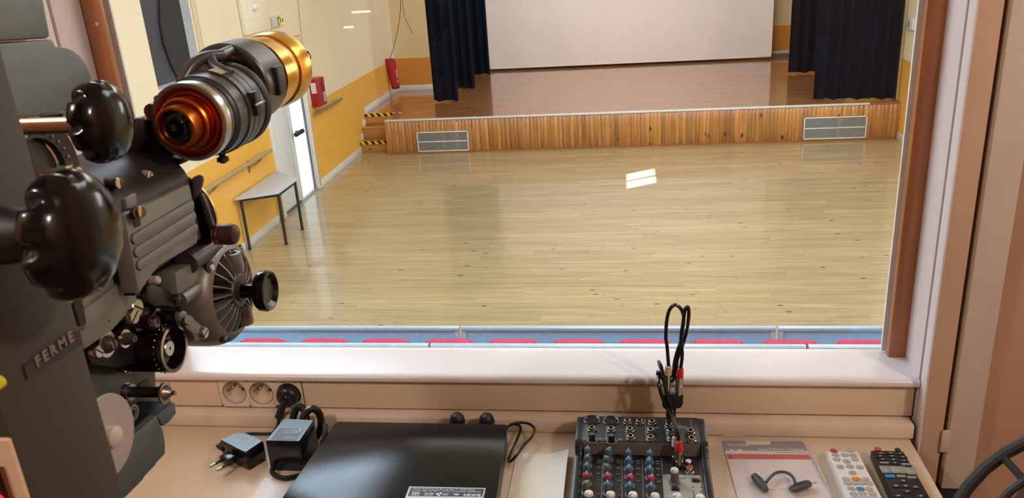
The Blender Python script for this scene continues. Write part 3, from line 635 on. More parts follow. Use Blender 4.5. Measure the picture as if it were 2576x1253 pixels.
# cable trunking with cover plates and the triple socket
tr = thing('cable_trunking', 'cream cable trunking running under the window sill', 'trunking', (-0.2, 1.118, 2.954))
obj('back_channel', MB().box((-0.83, 1.1135, 2.9545), (-0.6705, 1.124, 3.0075)).box((-0.525, 1.1135, 2.9545), (0.414, 1.124, 3.0075)), mat('trunk_gap', '4A3A30', 0.7), tr)
obj('cover_plate', MB().box((-0.525, 1.1095, 2.9558), (0.4135, 1.1138, 3.0075), bev=0.0012), M_cream, tr)
obj('cover_plate', MB().box((-0.83, 1.1095, 2.9558), (-0.6705, 1.1138, 3.0075), bev=0.0012), M_cream, tr)
so = thing('triple_socket', 'cream triple wall socket set in the trunking at the left', 'socket', (-0.597, 1.11, 2.9558))
M_sock = mat('socket_cream', 'D8C9B4', 0.35)
import itertools
def socket_plate(x0, x1, z0, z1, centres, r, y0, y1):
    """plate with round openings, built as rings stitched to a square"""
    mb = MB(); n = 32
    for (cx, cz), (a, b) in zip(centres, ((x0, centres[0][0] + 0.0235), (centres[0][0] + 0.0235, centres[1][0] + 0.0235), (centres[1][0] + 0.0235, x1))):
        vs = []; fs = []
        for k in range(n):
            t = 2 * PI * (k + 0.5) / n; c, s_ = math.cos(t), math.sin(t)
            tx = ((b - cx) if c > 0 else (cx - a)) / max(1e-6, abs(c)); tz = ((z1 - cz) if s_ > 0 else (cz - z0)) / max(1e-6, abs(s_)); m_ = min(tx, tz)
            vs += [(cx + c * m_, y0, cz + s_ * m_), (cx + c * r, y0, cz + s_ * r), (cx + c * r, y1, cz + s_ * r), (cx + c * m_, y1, cz + s_ * m_)]
        for k in range(n):
            q = (k + 1) % n
            for e in range(3): fs.append((k * 4 + e, q * 4 + e, q * 4 + e + 1, k * 4 + e + 1))
        mb.add(vs, fs)
    return mb
cen = [(-0.6435, 2.983), (-0.597, 2.982), (-0.5495, 2.981)]
obj('face_plate', socket_plate(-0.6695, -0.526, 2.9560, 3.0073, cen, 0.0195, 1.1085, 1.1135), M_sock, so)
for k, (cx, cz) in enumerate(cen):
    cup = obj('socket_cup', MB().lathe((cx, 1.1235, cz), (0, -1, 0), [(0, 0.0198), (0.0005, 0.0198), (0.001, 0.0195)], 28).ring((cx, 1.1085, cz), (0, 1, 0), [(0, 0.0195), (0, 0.0204), (0.014, 0.0202), (0.014, 0.0192)], 28), M_sock, so)
    if k < 2:
        obj('pin_hole', MB().cyl((cx - 0.0095, 1.1224, cz + 0.001), (cx - 0.0095, 1.1215, cz + 0.001), 0.0028, seg=12), M_black, cup)
        obj('pin_hole', MB().cyl((cx + 0.0095, 1.1224, cz - 0.001), (cx + 0.0095, 1.1215, cz - 0.001), 0.0028, seg=12), M_black, cup)
        obj('earth_pin', MB().cyl((cx, 1.122, cz + 0.0105), (cx, 1.106, cz + 0.0105), 0.0022, bev=0.0008, seg=10), mat('chrome', 'D0CEC8', 0.12, 1.0), cup)
M_chrome = mat('chrome', 'D0CEC8', 0.12, 1.0)
M_cable = mat('cable_black', '0E0E10', 0.32)
M_rub = mat('rubber_black', '121214', 0.5)
pl = thing('mains_plug', 'black round mains plug pushed into the right-hand socket', 'plug', (cen[2][0], 1.105, cen[2][1]))
obj('plug_body', MB().lathe((cen[2][0], 1.121, cen[2][1]), (0, -1, 0), [(0, 0.0185), (0.02, 0.0185), (0.025, 0.0165), (0.028, 0.012), (0.029, 0.0)], 24), M_black, pl)
obj('cable_boot', MB().tube([(-0.5495, 1.093, 2.978), (-0.556, 1.088, 2.967), (-0.562, 1.083, 2.952)], 0.0062, 10), M_rub, pl)
obj('rating_dot', MB().cyl((-0.5475, 1.0922, 2.986), (-0.5475, 1.0905, 2.986), 0.0015, seg=8), M_alu, pl)
obj('cord', MB().tube([(-0.562, 1.083, 2.952), (-0.563, 1.08, 2.942), (-0.567, 1.068, 2.9345), (-0.58, 1.0655, 2.9335), (-0.61, 1.064, 2.9335), (-0.633, 1.050, 2.9335), (-0.640, 1.03, 2.936), (-0.634, 1.012, 2.945), (-0.622, 1.006, 2.95)], 0.0026, 8), M_cable, pl)

# counter
ct = thing('counter', 'cream laminate counter along the booth window', 'counter', (-0.2, 0.8, CZ - 0.03))
obj('worktop', MB().box((-0.78, 0.80, CZ - 0.028), (0.4075, 1.09, CZ), bev=0.0015), M_cream, ct)
obj('edge_band', MB().box((-0.78, 0.798, CZ - 0.028), (0.4075, 0.8, CZ - 0.001)), M_beige, ct)
obj('wall_cleat', MB().box((-0.75, 1.06, CZ - 0.07), (0.38, 1.088, CZ - 0.0285)), M_beige, ct)
M_paper = mat('white_paper', 'E8E4E4', 0.6, var=0.01)
pp = MB().prism([(-0.5438,1.0383,2.931),(-0.5089,1.0395,2.931),(-0.4952,0.9101,2.931),(-0.5373,0.9082,2.931)] + [(-0.53, 0.80, 2.931), (-0.56, 0.80, 2.931)], (0, 0, 0.0008)) if False else MB().box((-0.535, 0.81, 2.9302), (-0.33, 0.955, 2.9310))
tag(obj('paper_sheet', pp, M_paper), 'white sheet of paper under the left corner of the player', 'paper')
ps = MB(); vs = []; fs = []
for i in range(9):
    x = -0.168 + 0.078 * i / 8; z = 2.9308 + (0.0 if i < 5 else 0.010 * ((i - 4) / 4) ** 2)
    for yy in (0.81, 1.030): vs += [(x, yy, z), (x, yy, z + 0.0006)]
for i in range(8):
    a = i * 4; b = a + 4
    fs += [(a, b, b + 2, a + 2), (a + 1, a + 3, b + 3, b + 1), (a, a + 1, b + 1, b), (a + 2, b + 2, b + 3, a + 3)]
fs += [(0, 2, 3, 1), (32, 33, 35, 34)]
tag(obj('curled_sheet', ps.add(vs, fs), mat('cream_paper', 'E2D6C4', 0.5, var=0.01)), 'cream sheet with a curled edge between player and mixer', 'paper')

# ---------------------------------------------------------------- disc player
M_play = bpy.data.materials.new('player_lid'); M_play.use_nodes = True
nt = M_play.node_tree; b_ = nt.nodes['Principled BSDF']; b_.inputs['Base Color'].default_value = lin('101216'); b_.inputs['Roughness'].default_value = 0.15; b_.inputs['Specular IOR Level'].default_value = 0.3
g_ = nt.nodes.new('ShaderNodeNewGeometry'); mp_ = nt.nodes.new('ShaderNodeMapping'); mp_.inputs['Scale'].default_value = (420, 420, 420); mp_.inputs['Rotation'].default_value = (0, 0, 0.5); nt.links.new(g_.outputs['Position'], mp_.inputs[0])
ck = nt.nodes.new('ShaderNodeTexVoronoi'); ck.inputs['Scale'].default_value = 1.0; ck.inputs['Randomness'].default_value = 0.0; nt.links.new(mp_.outputs[0], ck.inputs['Vector'])
bp_ = nt.nodes.new('ShaderNodeBump'); bp_.inputs['Strength'].default_value = 0.22; bp_.inputs['Distance'].default_value = 0.0006; nt.links.new(ck.outputs['Distance'], bp_.inputs['Height']); nt.links.new(bp_.outputs[0], b_.inputs['Normal'])
dp = thing('disc_player', 'slim black disc player with a dimpled lid at the middle of the counter', 'player', (-0.32, 0.93, CZ))
pz = CZ + 0.043
obj('lid', MB().prism([(-0.449, 1.040, pz - 0.003), (-0.444, 1.0435, pz - 0.003), (-0.186, 1.0435, pz - 0.003), (-0.1805, 1.040, pz - 0.003), (-0.172, 0.845, pz - 0.003), (-0.462, 0.845, pz - 0.003)], (0, 0, 0.003), bev=0.001), M_play, dp)
obj('chassis', MB().prism([(-0.448, 1.041, CZ + 0.005), (-0.183, 1.041, CZ + 0.005), (-0.1745, 0.847, CZ + 0.005), (-0.460, 0.847, CZ + 0.005)], (0, 0, 0.035)), M_black, dp)
for x, y in ((-0.43, 1.02), (-0.20, 1.02), (-0.44, 0.87), (-0.19, 0.87)): obj('rubber_foot', MB().cyl((x, y, CZ), (x, y, CZ + 0.006), 0.009, seg=14), M_rub, dp)
M_lab = mat('label_silver', 'B9BEC6', 0.4, 0.2); M_inkw = mat('print_white', 'DADCE0', 0.5); M_labk = mat('label_black', '1B1B20', 0.4)
a_, b2_, c_, d_ = [(-0.2938,0.8885,2.9732),(-0.19,0.8896,2.9732),(-0.1898,0.8653,2.9732),(-0.2938,0.8605,2.9732)]
lb = obj('info_label', MB().prism([a_, b2_, c_, d_], (0, 0, 0.0004)), M_lab, dp)
a1, b1_, c1, d1_ = [(-0.291,0.8863,2.9736),(-0.1917,0.8873,2.9736),(-0.1919,0.8716,2.9736),(-0.291,0.8687,2.9736)]
obj('label_field', MB().prism([a1, b1_, c1, d1_], (0, 0, 0.0003)), M_labk, lb)
def label_line(s, l, r, size, parent, z=2.974, m=M_inkw, bold=0.0):
    l = Vector(l); r = Vector(r); return text('print_line', s, l, r - l, (0, 0, 1) if False else (-(r - l).normalized().y, (r - l).normalized().x, 0), size, m, parent, 0.0001, fit=(r - l).length, bold=bold)
label_line('Wired Streaming 3D Blu-ray Disc™ / DVD Player', *[(-0.2879,0.8825,2.974),(-0.2028,0.8834,2.974)], 0.0042, lb)
label_line('Lecteur Blu-ray 3D™ / DVD Compatible Multiroom', *[(-0.2879,0.8783,2.974),(-0.1958,0.8797,2.974)], 0.0042, lb)
label_line('3D', *[(-0.2873,0.8692,2.974),(-0.2761,0.8695,2.974)], 0.006, lb, bold=0.02)
label_line('DVD', *[(-0.2692,0.8724,2.974),(-0.2575,0.8726,2.974)], 0.0048, lb, bold=0.02)
label_line('HDMI', *[(-0.2171,0.8712,2.974),(-0.195,0.8713,2.974)], 0.0068, lb, bold=0.03)
dm = MB()
for px in [(-0.2524,0.8741,2.9737),(-0.2484,0.8755,2.9737),(-0.2496,0.8709,2.9737)]: dm.cyl(px, V(*px) + V(0, 0, 0.0003), 0.0019, seg=10)
for q in ([(-0.2457,0.8752,2.9737),(-0.2371,0.8753,2.9737),(-0.237,0.8744,2.9737),(-0.2455,0.8744,2.9737)], [(-0.2452,0.8727,2.9737),(-0.2377,0.8727,2.9737),(-0.2375,0.8719,2.9737),(-0.245,0.8719,2.9737)], [(-0.2323,0.8754,2.9737),(-0.2222,0.8754,2.9737),(-0.2254,0.8724,2.9737),(-0.2275,0.8724,2.9737)], [(-0.2696,0.8715,2.9737),(-0.2573,0.8716,2.9737),(-0.2576,0.8709,2.9737),(-0.2694,0.8707,2.9737)], [(-0.2874,0.8759,2.9737),(-0.2755,0.8761,2.9737),(-0.2773,0.8746,2.9737),(-0.2859,0.8745,2.9737)]): dm.prism(q, (0, 0, 0.0003))
obj('label_symbols', dm, M_inkw, lb)
# cable plugs standing behind the player, cable loop at its right
for k, (px, lab) in enumerate(((-0.2625, 'left of the two black cable plugs behind the player'), (-0.2165, 'right of the two black cable plugs behind the player'))):
    t = thing('cable_plug', lab, 'plug', (px, 1.062, CZ), 'plugs behind the player')
    obj('plug_shell', MB().lathe((px, 1.064, CZ), (0, 0, 1), [(0, 0.0105), (0.036, 0.0115), (0.042, 0.0105), (0.046, 0.007), (0.0475, 0.0)], 20), M_rub, t)
    obj('grip_rib', MB().ring((px, 1.064, CZ + 0.032), (0, 0, 1), [(0, 0.011), (0, 0.0122), (0.003, 0.0122), (0.003, 0.011)], 20), M_black, t)
    obj('cable_tail', MB().tube([(px, 1.064, CZ + 0.004), (px + 0.01, 1.055, CZ + 0.004), (px + 0.02, 1.05, CZ + 0.006)], 0.0035, 8), M_cable, t)
lc = thing('loop_cable', 'thin black cable looping onto the counter right of the player', 'cable', (-0.15, 1.0, CZ))
obj('cable', MB().tube([(-0.185, 1.052, 2.962)] + [(-0.1713,1.0707,2.958),(-0.1527,1.069,2.958)] + [(-0.1433,1.0633,2.952)] + [(-0.1474,1.0524,2.945),(-0.1565,1.0312,2.945),(-0.1642,1.0058,2.945)] + [(-0.1743,1.0053,2.934)] + [(-0.1764,1.0054,2.938)] + [(-0.1717,1.027,2.944),(-0.1682,1.0532,2.944),(-0.1667,1.077,2.944)] + [(-0.1696,1.0699,2.955),(-0.1807,1.0707,2.955)] + [(-0.19, 1.05, 2.955)], 0.0021, 8), M_cable, lc)

# ---------------------------------------------------------------- power adapters
a1t = thing('power_adapter', 'small black plug-in adapter marked DVD with two bare prongs', 'adapter', (-0.588, 1.0, CZ))
top1 = [(-0.600, 1.030), (-0.551, 1.003), (-0.566, 0.971), (-0.624, 1.004)]
cx = sum(p[0] for p in top1) / 4; cy = sum(p[1] for p in top1) / 4
ab = MB(); vs = []
def loft(rings): 
    mb = MB(); n = len(rings[0]); vs = [p for r in rings for p in r]; fs = []
    for i in range(len(rings) - 1):
        for k in range(n): fs.append((i * n + k, i * n + (k + 1) % n, (i + 1) * n + (k + 1) % n, (i + 1) * n + k))
    fs.append(tuple(range(n))[::-1]); fs.append(tuple((len(rings) - 1) * n + k for k in range(n))); return mb.add(vs, fs)
def rounded(poly, z, k=1.0, cut=0.12):
    out = []; c0 = Vector((sum(p[0] for p in poly) / len(poly), sum(p[1] for p in poly) / len(poly)))
    for i in range(len(poly)):
        p = Vector(poly[i]); a = Vector(poly[i - 1]); b = Vector(poly[(i + 1) % len(poly)])
        for q in (p.lerp(a, cut), p.lerp(a, cut * 0.3) * 0.5 + p.lerp(b, cut * 0.3) * 0.5, p.lerp(b, cut)):
            q = c0 + (q - c0) * k; out.append((q.x, q.y, z))
    return out
obj('body', loft([rounded(top1, CZ, 0.94), rounded(top1, CZ + 0.003, 1.0), rounded(top1, CZ + 0.029, 1.0), rounded(top1, CZ + 0.0325, 0.93)]), mat('adapter_black', '121316', 0.2, spec=0.4), a1t)
dv = Vector((-0.49, -0.87, 0)).normalized(); sd = Vector((0.87, -0.49, 0)).normalized()
c0 = Vector((-0.594, 0.984, CZ + 0.012))
pls = MB().prism([c0 - sd * 0.0105, c0 + sd * 0.0105, c0 + sd * 0.0105 + dv * 0.017, c0 - sd * 0.0105 + dv * 0.017], (0, 0, 0.0115), bev=0.0012)
pb_ = obj('plug_block', pls, mat('adapter_black', '121316', 0.2, spec=0.4), a1t)
for s_ in (-1, 1):
    q = c0 + sd * 0.0085 * s_ + dv * 0.015 + V(0, 0, 0.004)
    obj('prong_sleeve', MB().cyl(q, q + dv * 0.011, 0.0020, seg=10), M_rub, pb_); obj('prong', MB().cyl(q + dv * 0.010, q + dv * 0.021, 0.00235, bev=0.0012, seg=12), M_chrome, pb_)
up = Vector((0.42, 0.91, 0))
text('marker_lettering', 'DVD', (-0.6035, 1.0155, CZ + 0.0326), (0.86, -0.5, 0), (0.5, 0.86, 0), 0.0125, mat('marker_grey', 'A9A79F', 0.6), a1t, 0.0001, fit=0.035, bold=0.02)
obj('cable_entry', MB().tube([(-0.628, 1.008, CZ + 0.017), (-0.618, 1.002, CZ + 0.017)], 0.0042, 10, smooth=0), M_rub, a1t)
a2t = thing('power_adapter', 'tall black power adapter with a framed rating label on top', 'adapter', (-0.507, 1.0, CZ))
top2 = [(-0.529, 1.036), (-0.478, 1.033), (-0.480, 0.974), (-0.5335, 0.974)]
obj('body', loft([rounded(top2, CZ, 0.97, 0.06), rounded(top2, CZ + 0.002, 1.0, 0.06), rounded(top2, CZ + 0.05, 0.985, 0.08), rounded(top2, CZ + 0.052, 0.95, 0.08)]), mat('adapter_black', '121316', 0.2, spec=0.4), a2t)
lq = [(-0.5265, 1.010), (-0.485, 1.010), (-0.4855, 0.9765), (-0.5275, 0.9765)]
z2 = CZ + 0.052
lb2 = obj('rating_label', MB().prism([(x, y, z2) for x, y in lq], (0, 0, 0.0005)), mat('label_rim', '8A949E', 0.35), a2t)
obj('label_field', MB().prism([(x * 0.95 + -0.506 * 0.05, y * 0.94 + 0.9935 * 0.06, z2 + 0.0005) for x, y in lq], (0, 0, 0.0002)), mat('label_field_dark', '1C2024', 0.42), lb2)
mk = MB()
for k, y in enumerate((1.0005, 0.9955)):
    for i in range(9 - k): mk.box((-0.516 + i * 0.0032, y - 0.0006, z2 + 0.0007), (-0.5138 + i * 0.0032, y + 0.0006, z2 + 0.0009))
mk.box((-0.492, 1.0025, z2 + .0007), (-0.488, 1.0065, z2 + .0009)); mk.ring((-0.497, 1.0045, z2 + .0007), (0, 0, 1), [(0, 0.0016), (0, 0.0022), (0.0002, 0.0022), (0.0002, 0.0016)], 14); mk.ring((-0.5035, 1.0045, z2 + .0007), (0, 0, 1), [(0, 0.0016), (0, 0.0022), (0.0002, 0.0022), (0.0002, 0.0016)], 14)
obj('fine_print', mk, mat('print_pale', 'A9B4C0', 0.5), lb2)
text('print_line', 'CE', (-0.4885, 1.0005, z2 + 0.0007), (-1, 0, 0), (0, -1, 0), 0.0065, mat('print_pale', 'A9B4C0', 0.5), lb2, 0.0001)
text('print_line', 'behringer', (-0.4885, 0.9850, z2 + 0.0007), (-1, 0, 0), (0, -1, 0), 0.0052, mat('print_pale', 'A9B4C0', 0.5), lb2, 0.0001, fit=0.019)
obj('cable_grip', MB().tube([(-0.525, 0.972, CZ + 0.012), (-0.524, 0.960, CZ + 0.008), (-0.512, 0.952, CZ + 0.006), (-0.495, 0.951, CZ + 0.005), (-0.47, 0.965, CZ + 0.005)], 0.0038, 10), M_cable, a2t)
cc = thing('coiled_cable', 'black cable bundled behind the tall adapter', 'cable', (-0.495, 1.055, CZ))
for k, (x, y, r) in enumerate(((-0.514, 1.054, 0.0125), (-0.494, 1.053, 0.0135))):
    pts = [(x + r * math.cos(t) * 0.9, y + 0.012 * math.sin(t * 1.0 + k), CZ + 0.030 + 0.024 * math.sin(t)) for t in [2 * PI * i / 10 for i in range(10)]]
    obj('loop', MB().tube(pts, 0.0060, 8, closed=True), M_cable, cc)
obj('tail', MB().tube([(-0.468, 1.045, CZ + 0.035), (-0.463, 1.03, CZ + 0.03), (-0.464, 1.01, CZ + 0.02), (-0.467, 0.99, CZ + 0.006)], 0.004, 8), M_cable, cc)

# ---------------------------------------------------------------- mixing desk
mx = thing('mixing_desk', 'compact black audio mixer with blue, red and white knobs on the counter', 'mixer', (0.015, 0.95, CZ))
M_mixb = mat('mixer_black', '1E1F21', 0.42); M_mixs = mat('mixer_side', '191C22', 0.3)
bz = CZ + 0.047
def panel_z(y): return CZ + 0.0255 - (0.998 - y) * 0.045
obj('connector_block', MB().box((-0.068, 0.998, CZ + 0.003), (0.099, 1.064, bz), bev=0.0015), M_mixb, mx)
lp = MB(); lp.prism([(-0.070, 0.999, CZ + 0.004), (-0.070, 0.999, panel_z(0.999)), (-0.070, 0.845, panel_z(0.845)), (-0.070, 0.845, CZ + 0.004)], (0.171, 0, 0)); obj('control_panel', lp, M_mixb, mx)
obj('block_face_sheen', MB().box((-0.0665, 0.9965, CZ + 0.0257), (0.0975, 0.9982, bz - 0.0016)), mat('mixer_face_sheen', '6F6860', 0.5), mx)  # grey-brown reflection on the black block's front, put into the colour
for s_, (xa, xb) in enumerate(((-0.0775, -0.067), (0.098, 0.1085))):
    sd_ = MB().prism([(xa, 1.065, CZ), (xa, 1.065, bz - 0.002), (xa, 1.055, bz + 0.001), (xa, 1.0, bz + 0.001), (xa, 0.993, bz - 0.004), (xa, 0.986, CZ + 0.031), (xa, 0.84, CZ + 0.023), (xa, 0.84, CZ)], (xb - xa, 0, 0), bev=0.002)
    obj('side_cheek', sd_, M_mixs, mx)
obj('grey_section', MB().prism([(x, y, panel_z(y) + 0.0002) for x, y in ((0.0435, 0.9555), (0.0945, 0.9555), (0.0945, 0.85), (0.0435, 0.85))], (0, 0, 0.0006)), mat('mixer_grey_panel', '9C9A90', 0.5), mx)
# printed lines
ln = MB()
for x in (-0.0655, -0.0385, -0.0115, 0.0165, 0.0435): 
    ln.prism([(x, y, panel_z(y) + 0.0003) for y in (0.990, 0.85)] + [(x + 0.0006, y, panel_z(y) + 0.0003) for y in (0.85, 0.990)], (0, 0, 0.0003))
for x in (0.0955, 0.0968): ln.prism([(x, y, panel_z(y) + 0.0003) for y in (0.992, 0.85)] + [(x + 0.0005, y, panel_z(y) + 0.0003) for y in (0.85, 0.992)], (0, 0, 0.0003))
for x in (-0.0625, -0.0335, -0.005, 0.0225, 0.0525, 0.0885): ln.box((x, 1.003, bz), (x + 0.0006, 1.058, bz + 0.0003))
for a, b in ((0.0225, 0.0425), (0.056, 0.0875)): ln.box((a, 1.034, bz), (b, 1.0352, bz + 0.0003))
for x in (-0.052, -0.0235): 
    for dx in (-0.010, 0.010): ln.box((x + dx - 0.003, 1.003, bz), (x + dx + 0.003, 1.0045, bz + 0.0003))
for c in range(4):
    for y in (0.984, 0.979, 0.968, 0.955, 0.941): ln.prism([(-0.046 + c * 0.0272 + dx, yy, panel_z(yy) + 0.0003) for dx, yy in ((0, y), (0.0055, y), (0.0055, y - 0.0012), (0, y - 0.0012))], (0, 0, 0.0003))
ln.tube([(0.0675, 1.042, bz), (0.076, 1.042, bz), (0.0718, 1.052, bz), (0.0675, 1.042, bz)], 0.0003, 4, smooth=0).tube([(0.0705, 1.0445, bz), (0.0718, 1.0475, bz), (0.0731, 1.0460, bz), (0.0722, 1.0445, bz)], 0.0003, 4).box((0.062, 1.0375, bz), (0.082, 1.0388, bz + 0.0003))
obj('printed_markings', ln, mat('panel_print', 'A5A29A', 0.5), mx)
# connectors on the block
M_hole = mat('hole_black', '050505', 0.7); M_nut = mat('nickel', 'B8B0A2', 0.2, 1.0)
for px, py, _z in [(-0.0552,1.0516,2.978),(-0.0271,1.0503,2.978)]:
    x_ = obj('xlr_socket', MB().ring((px, py, bz), (0, 0, 1), [(0, 0.0095), (0, 0.0128), (0.0015, 0.0126), (0.002, 0.0115), (0.001, 0.0095)], 28).lathe((px, py, bz), (0, 0, 1), [(0, 0.0085), (0.001, 0.0083)], 24), M_mixs, mx)
    for dx, dy in ((-0.004, 0.001), (0.004, 0.001), (0, -0.0035)): obj('pin_hole', MB().cyl((px + dx, py + dy, bz + 0.001), (px + dx, py + dy, bz + 0.0014), 0.0011, seg=8), M_hole, x_)
def jack(px, py):
    j_ = obj('jack_socket', MB().ring((px, py, bz), (0, 0, 1), [(0, 0.0035), (0, 0.0068), (0.0022, 0.0066), (0.0026, 0.0052), (0.0052, 0.0050), (0.0056, 0.0044), (0.0056, 0.0034)], 6).ring((px, py, bz + 0.002), (0, 0, 1), [(0, 0.0032), (0, 0.0052), (0.0042, 0.0050), (0.0046, 0.0045), (0.0046, 0.0034)], 16), M_nut, mx)
    obj('jack_hole', MB().cyl((px, py, bz + 0.0005), (px, py, bz + 0.0012), 0.0034, seg=14), M_hole, j_)
for p in [(-0.0547,1.0249,2.983),(-0.0266,1.0237,2.983),(-0.0032,1.0453,2.983),(0.0147,1.0453,2.983),(0.0324,1.0442,2.983),(0.0001,1.0235,2.983),(0.03,1.0223,2.983),(0.0011,1.0048,2.983),(0.0294,1.0032,2.983),(0.0566,1.0376,2.983),(0.058,1.0212,2.983),(0.0582,1.0032,2.983),(0.0858,1.021,2.983),(0.0861,1.0022,2.983)]: jack(p[0], p[1])
for p in [(-0.0532,1.0,2.988),(-0.0256,0.9979,2.988)]:
    k_ = obj('trim_knob', MB().cyl((p[0], p[1], bz), (p[0], p[1], bz + 0.011), 0.0048, 0.0042, seg=16), M_black, mx)
    obj('trim_scale', MB().ring((p[0], p[1], bz), (0, 0, 1), [(0, 0.0062), (0, 0.0070), (0.0003, 0.0070), (0.0003, 0.0062)], 20), mat('panel_print', 'A5A29A', 0.5), k_)
# channel knobs
M_kg = mat('knob_grey', '63645F', 0.5); KC = {'b': mat('knob_blue', '3E6E96', 0.4), 'd': mat('knob_slate', '50626E', 0.45), 'r': mat('knob_red', 'B8304A', 0.4), 'w': mat('knob_white', 'E6E2DA', 0.4), 'g': mat('knob_grey', '63645F', 0.5)}
M_ptr = mat('pointer_white', 'B9C0C2', 0.5)
def knob(px, py, ztop, col, ang, r=0.0046):
    zb = panel_z(py); zt = ztop
    k_ = obj('knob', MB().lathe((px, py, zb), (0, 0, 1), [(0, r * 1.5), (0.002, r * 1.45), (0.0025, r * 1.02), (zt - zb - 0.0045, r * 0.92)], 16), M_kg, mx)
    obj('knob_cap', MB().lathe((px, py, zt - 0.0045), (0, 0, 1), [(0, r * 0.98), (0.003, r * 0.9), (0.0045, r * 0.55), (0.0045, 0)], 16), KC[col], k_)
    d = V(math.sin(ang), math.cos(ang), 0) * r
    obj('pointer', MB().prism([V(px, py, zt - 0.001) + d * s + V(-d.y, d.x, 0) * w for s, w in ((0.05, -0.12), (0.95, -0.12), (0.95, 0.12), (0.05, 0.12))], (0, 0, 0.0014)), M_ptr, k_)
rows_ = [[(-0.0592,0.9857,2.973),(-0.0296,0.9848,2.973),(-0.002,0.981,2.973),(0.0271,0.9802,2.973)], [(-0.0591,0.9681,2.972),(-0.0321,0.9663,2.972),(-0.0021,0.9647,2.972),(0.0261,0.9639,2.972)], [(-0.059,0.9506,2.971),(-0.0313,0.9494,2.971),(-0.0017,0.9474,2.971),(0.0263,0.9463,2.971)], [(-0.0587,0.9309,2.97),(-0.0299,0.9304,2.97),(-0.0007,0.9289,2.97),(0.0274,0.9284,2.97)], [(-0.0585,0.9127,2.97),(-0.0301,0.9122,2.97),(-0.0009,0.911,2.97),(0.0268,0.9109,2.97)]]
cols_ = ['bddb', 'dddd', 'bdbb', 'rrrr', 'gbbb']
cols_ = ['bbbb', 'ddbb', 'bdbb', 'rrrr', 'gbbb']
for ri, (rw, cs) in enumerate(zip(rows_, cols_)):
    for ci, (p, c) in enumerate(zip(rw, cs)): knob(p[0], p[1], p[2] + 0.0015, c, [(0, 0.5, 0, 0.3), (0.5, -1.2, 0, 0), (0, -1.2, 0, 0), (0, -0.3, 0.8, 0.8), (1.2, 0, 0, 0)][ri][ci])
for p in [(-0.0539,0.8903,2.97),(-0.0256,0.8899,2.97),(0.0031,0.8904,2.97),(0.0315,0.8893,2.97),(0.0597,0.8901,2.97),(0.0886,0.8886,2.97)]: knob(p[0], p[1], p[2] + 0.002, 'w', -2.3 if p[0] < 0.2 else 2.3, 0.0062)
q = (0.059,0.9394,2.975); knob(q[0], q[1], 2.976, 'w', -2.5, 0.0056)
for p in [(0.0878,0.9437,2.9555),(0.0594,0.9253,2.9555)]:
    obj('push_button', MB().box((p[0] - 0.0055, p[1] - 0.003, panel_z(p[1])), (p[0] + 0.0055, p[1] + 0.003, panel_z(p[1]) + 0.0035), bev=0.0008), M_black, mx)
M_ledr = mat('led_red', '9A2A20', 0.25); M_ledo = mat('led_amber', 'A0702A', 0.25); M_ledg = mat('led_green', '4E7A34', 0.25)
for i, (m_, pts) in enumerate(((M_ledr, [(0.0827,0.9309,2.954),(0.0936,0.9313,2.954),(0.0825,0.9224,2.954),(0.0934,0.9229,2.954)]), (M_ledo, [(0.0828,0.9187,2.953),(0.0936,0.9192,2.953)]), (M_ledg, [(0.083,0.9146,2.953),(0.0827,0.9113,2.953)]), (M_ledr, [(-0.0425,0.9098,2.953),(-0.0147,0.9094,2.953)]))):
    for p in pts: obj('indicator_led', MB().lathe((p[0], p[1], panel_z(p[1])), (0, 0, 1), [(0, 0.0016), (0.0012, 0.0014), (0.0018, 0.0)], 10), m_, mx)
gl = MB()
for x0, x1, y0, y1 in ((0.0560, 0.0745, 0.9485, 0.9475), (0.053, 0.062, 0.931, 0.930), (0.079, 0.090, 0.949, 0.948)): gl.prism([(a, b, panel_z(b) + 0.0009) for a, b in ((x0, y0), (x1, y0), (x1, y1), (x0, y1))], (0, 0, 0.0002))
obj('panel_marks', gl, mat('panel_ink', '3E3C38', 0.6), mx)
for p, m_ in zip([(0.08,0.975,2.963),(0.0806,0.9614,2.963)], (mat('rca_white', 'E2DED8', 0.35), mat('rca_red', 'C02A30', 0.35))):
    r_ = obj('phono_socket', MB().lathe((p[0], p[1], panel_z(p[1])), (0, 0, 1), [(0, 0.0062), (0.0015, 0.006), (0.0018, 0.0046), (0.0085, 0.0046), (0.009, 0.0042)], 20), M_nut, mx)
    obj('phono_insert', MB().lathe((p[0], p[1], panel_z(p[1]) + 0.009), (0, 0, 1), [(0, 0.0038), (0.0004, 0.0036)], 16), m_, r_)

# phono cables and jack adapter
def boot(p, ax, m, parent, ring_n=4):
    """ribbed strain relief, then metal barrel, along ax from the cable end"""
    p = Vector(p); ax = Vector(ax).normalized(); pr = [(0, 0.0032)]
    for k in range(ring_n): pr += [(0.001 + k * 0.0034, 0.0044 + k * 0.0003), (0.0028 + k * 0.0034, 0.0046 + k * 0.0003), (0.0030 + k * 0.0034, 0.0040 + k * 0.0003), (0.0042 + k * 0.0034, 0.0042 + k * 0.0003)]
    b1 = obj('boot', MB().lathe(p, ax, pr, 18), m, parent)
    obj('barrel', MB().lathe(p + ax * 0.0145, ax, [(0, 0.0052), (0.012, 0.0054), (0.0122, 0.0048), (0.0145, 0.0048), (0.0147, 0.0052), (0.022, 0.0052)], 18), M_nut, b1)
    return p
M_rred = mat('plug_red', 'C8262C', 0.4); M_rwht = mat('plug_cream', 'D9BFA6', 0.45); M_rgry = mat('plug_white_boot', 'BFC6CC', 0.4)
ja = thing('jack_adapter', 'black twin phono to jack adapter standing in the mixer', 'adapter', (0.062, 1.055, bz))
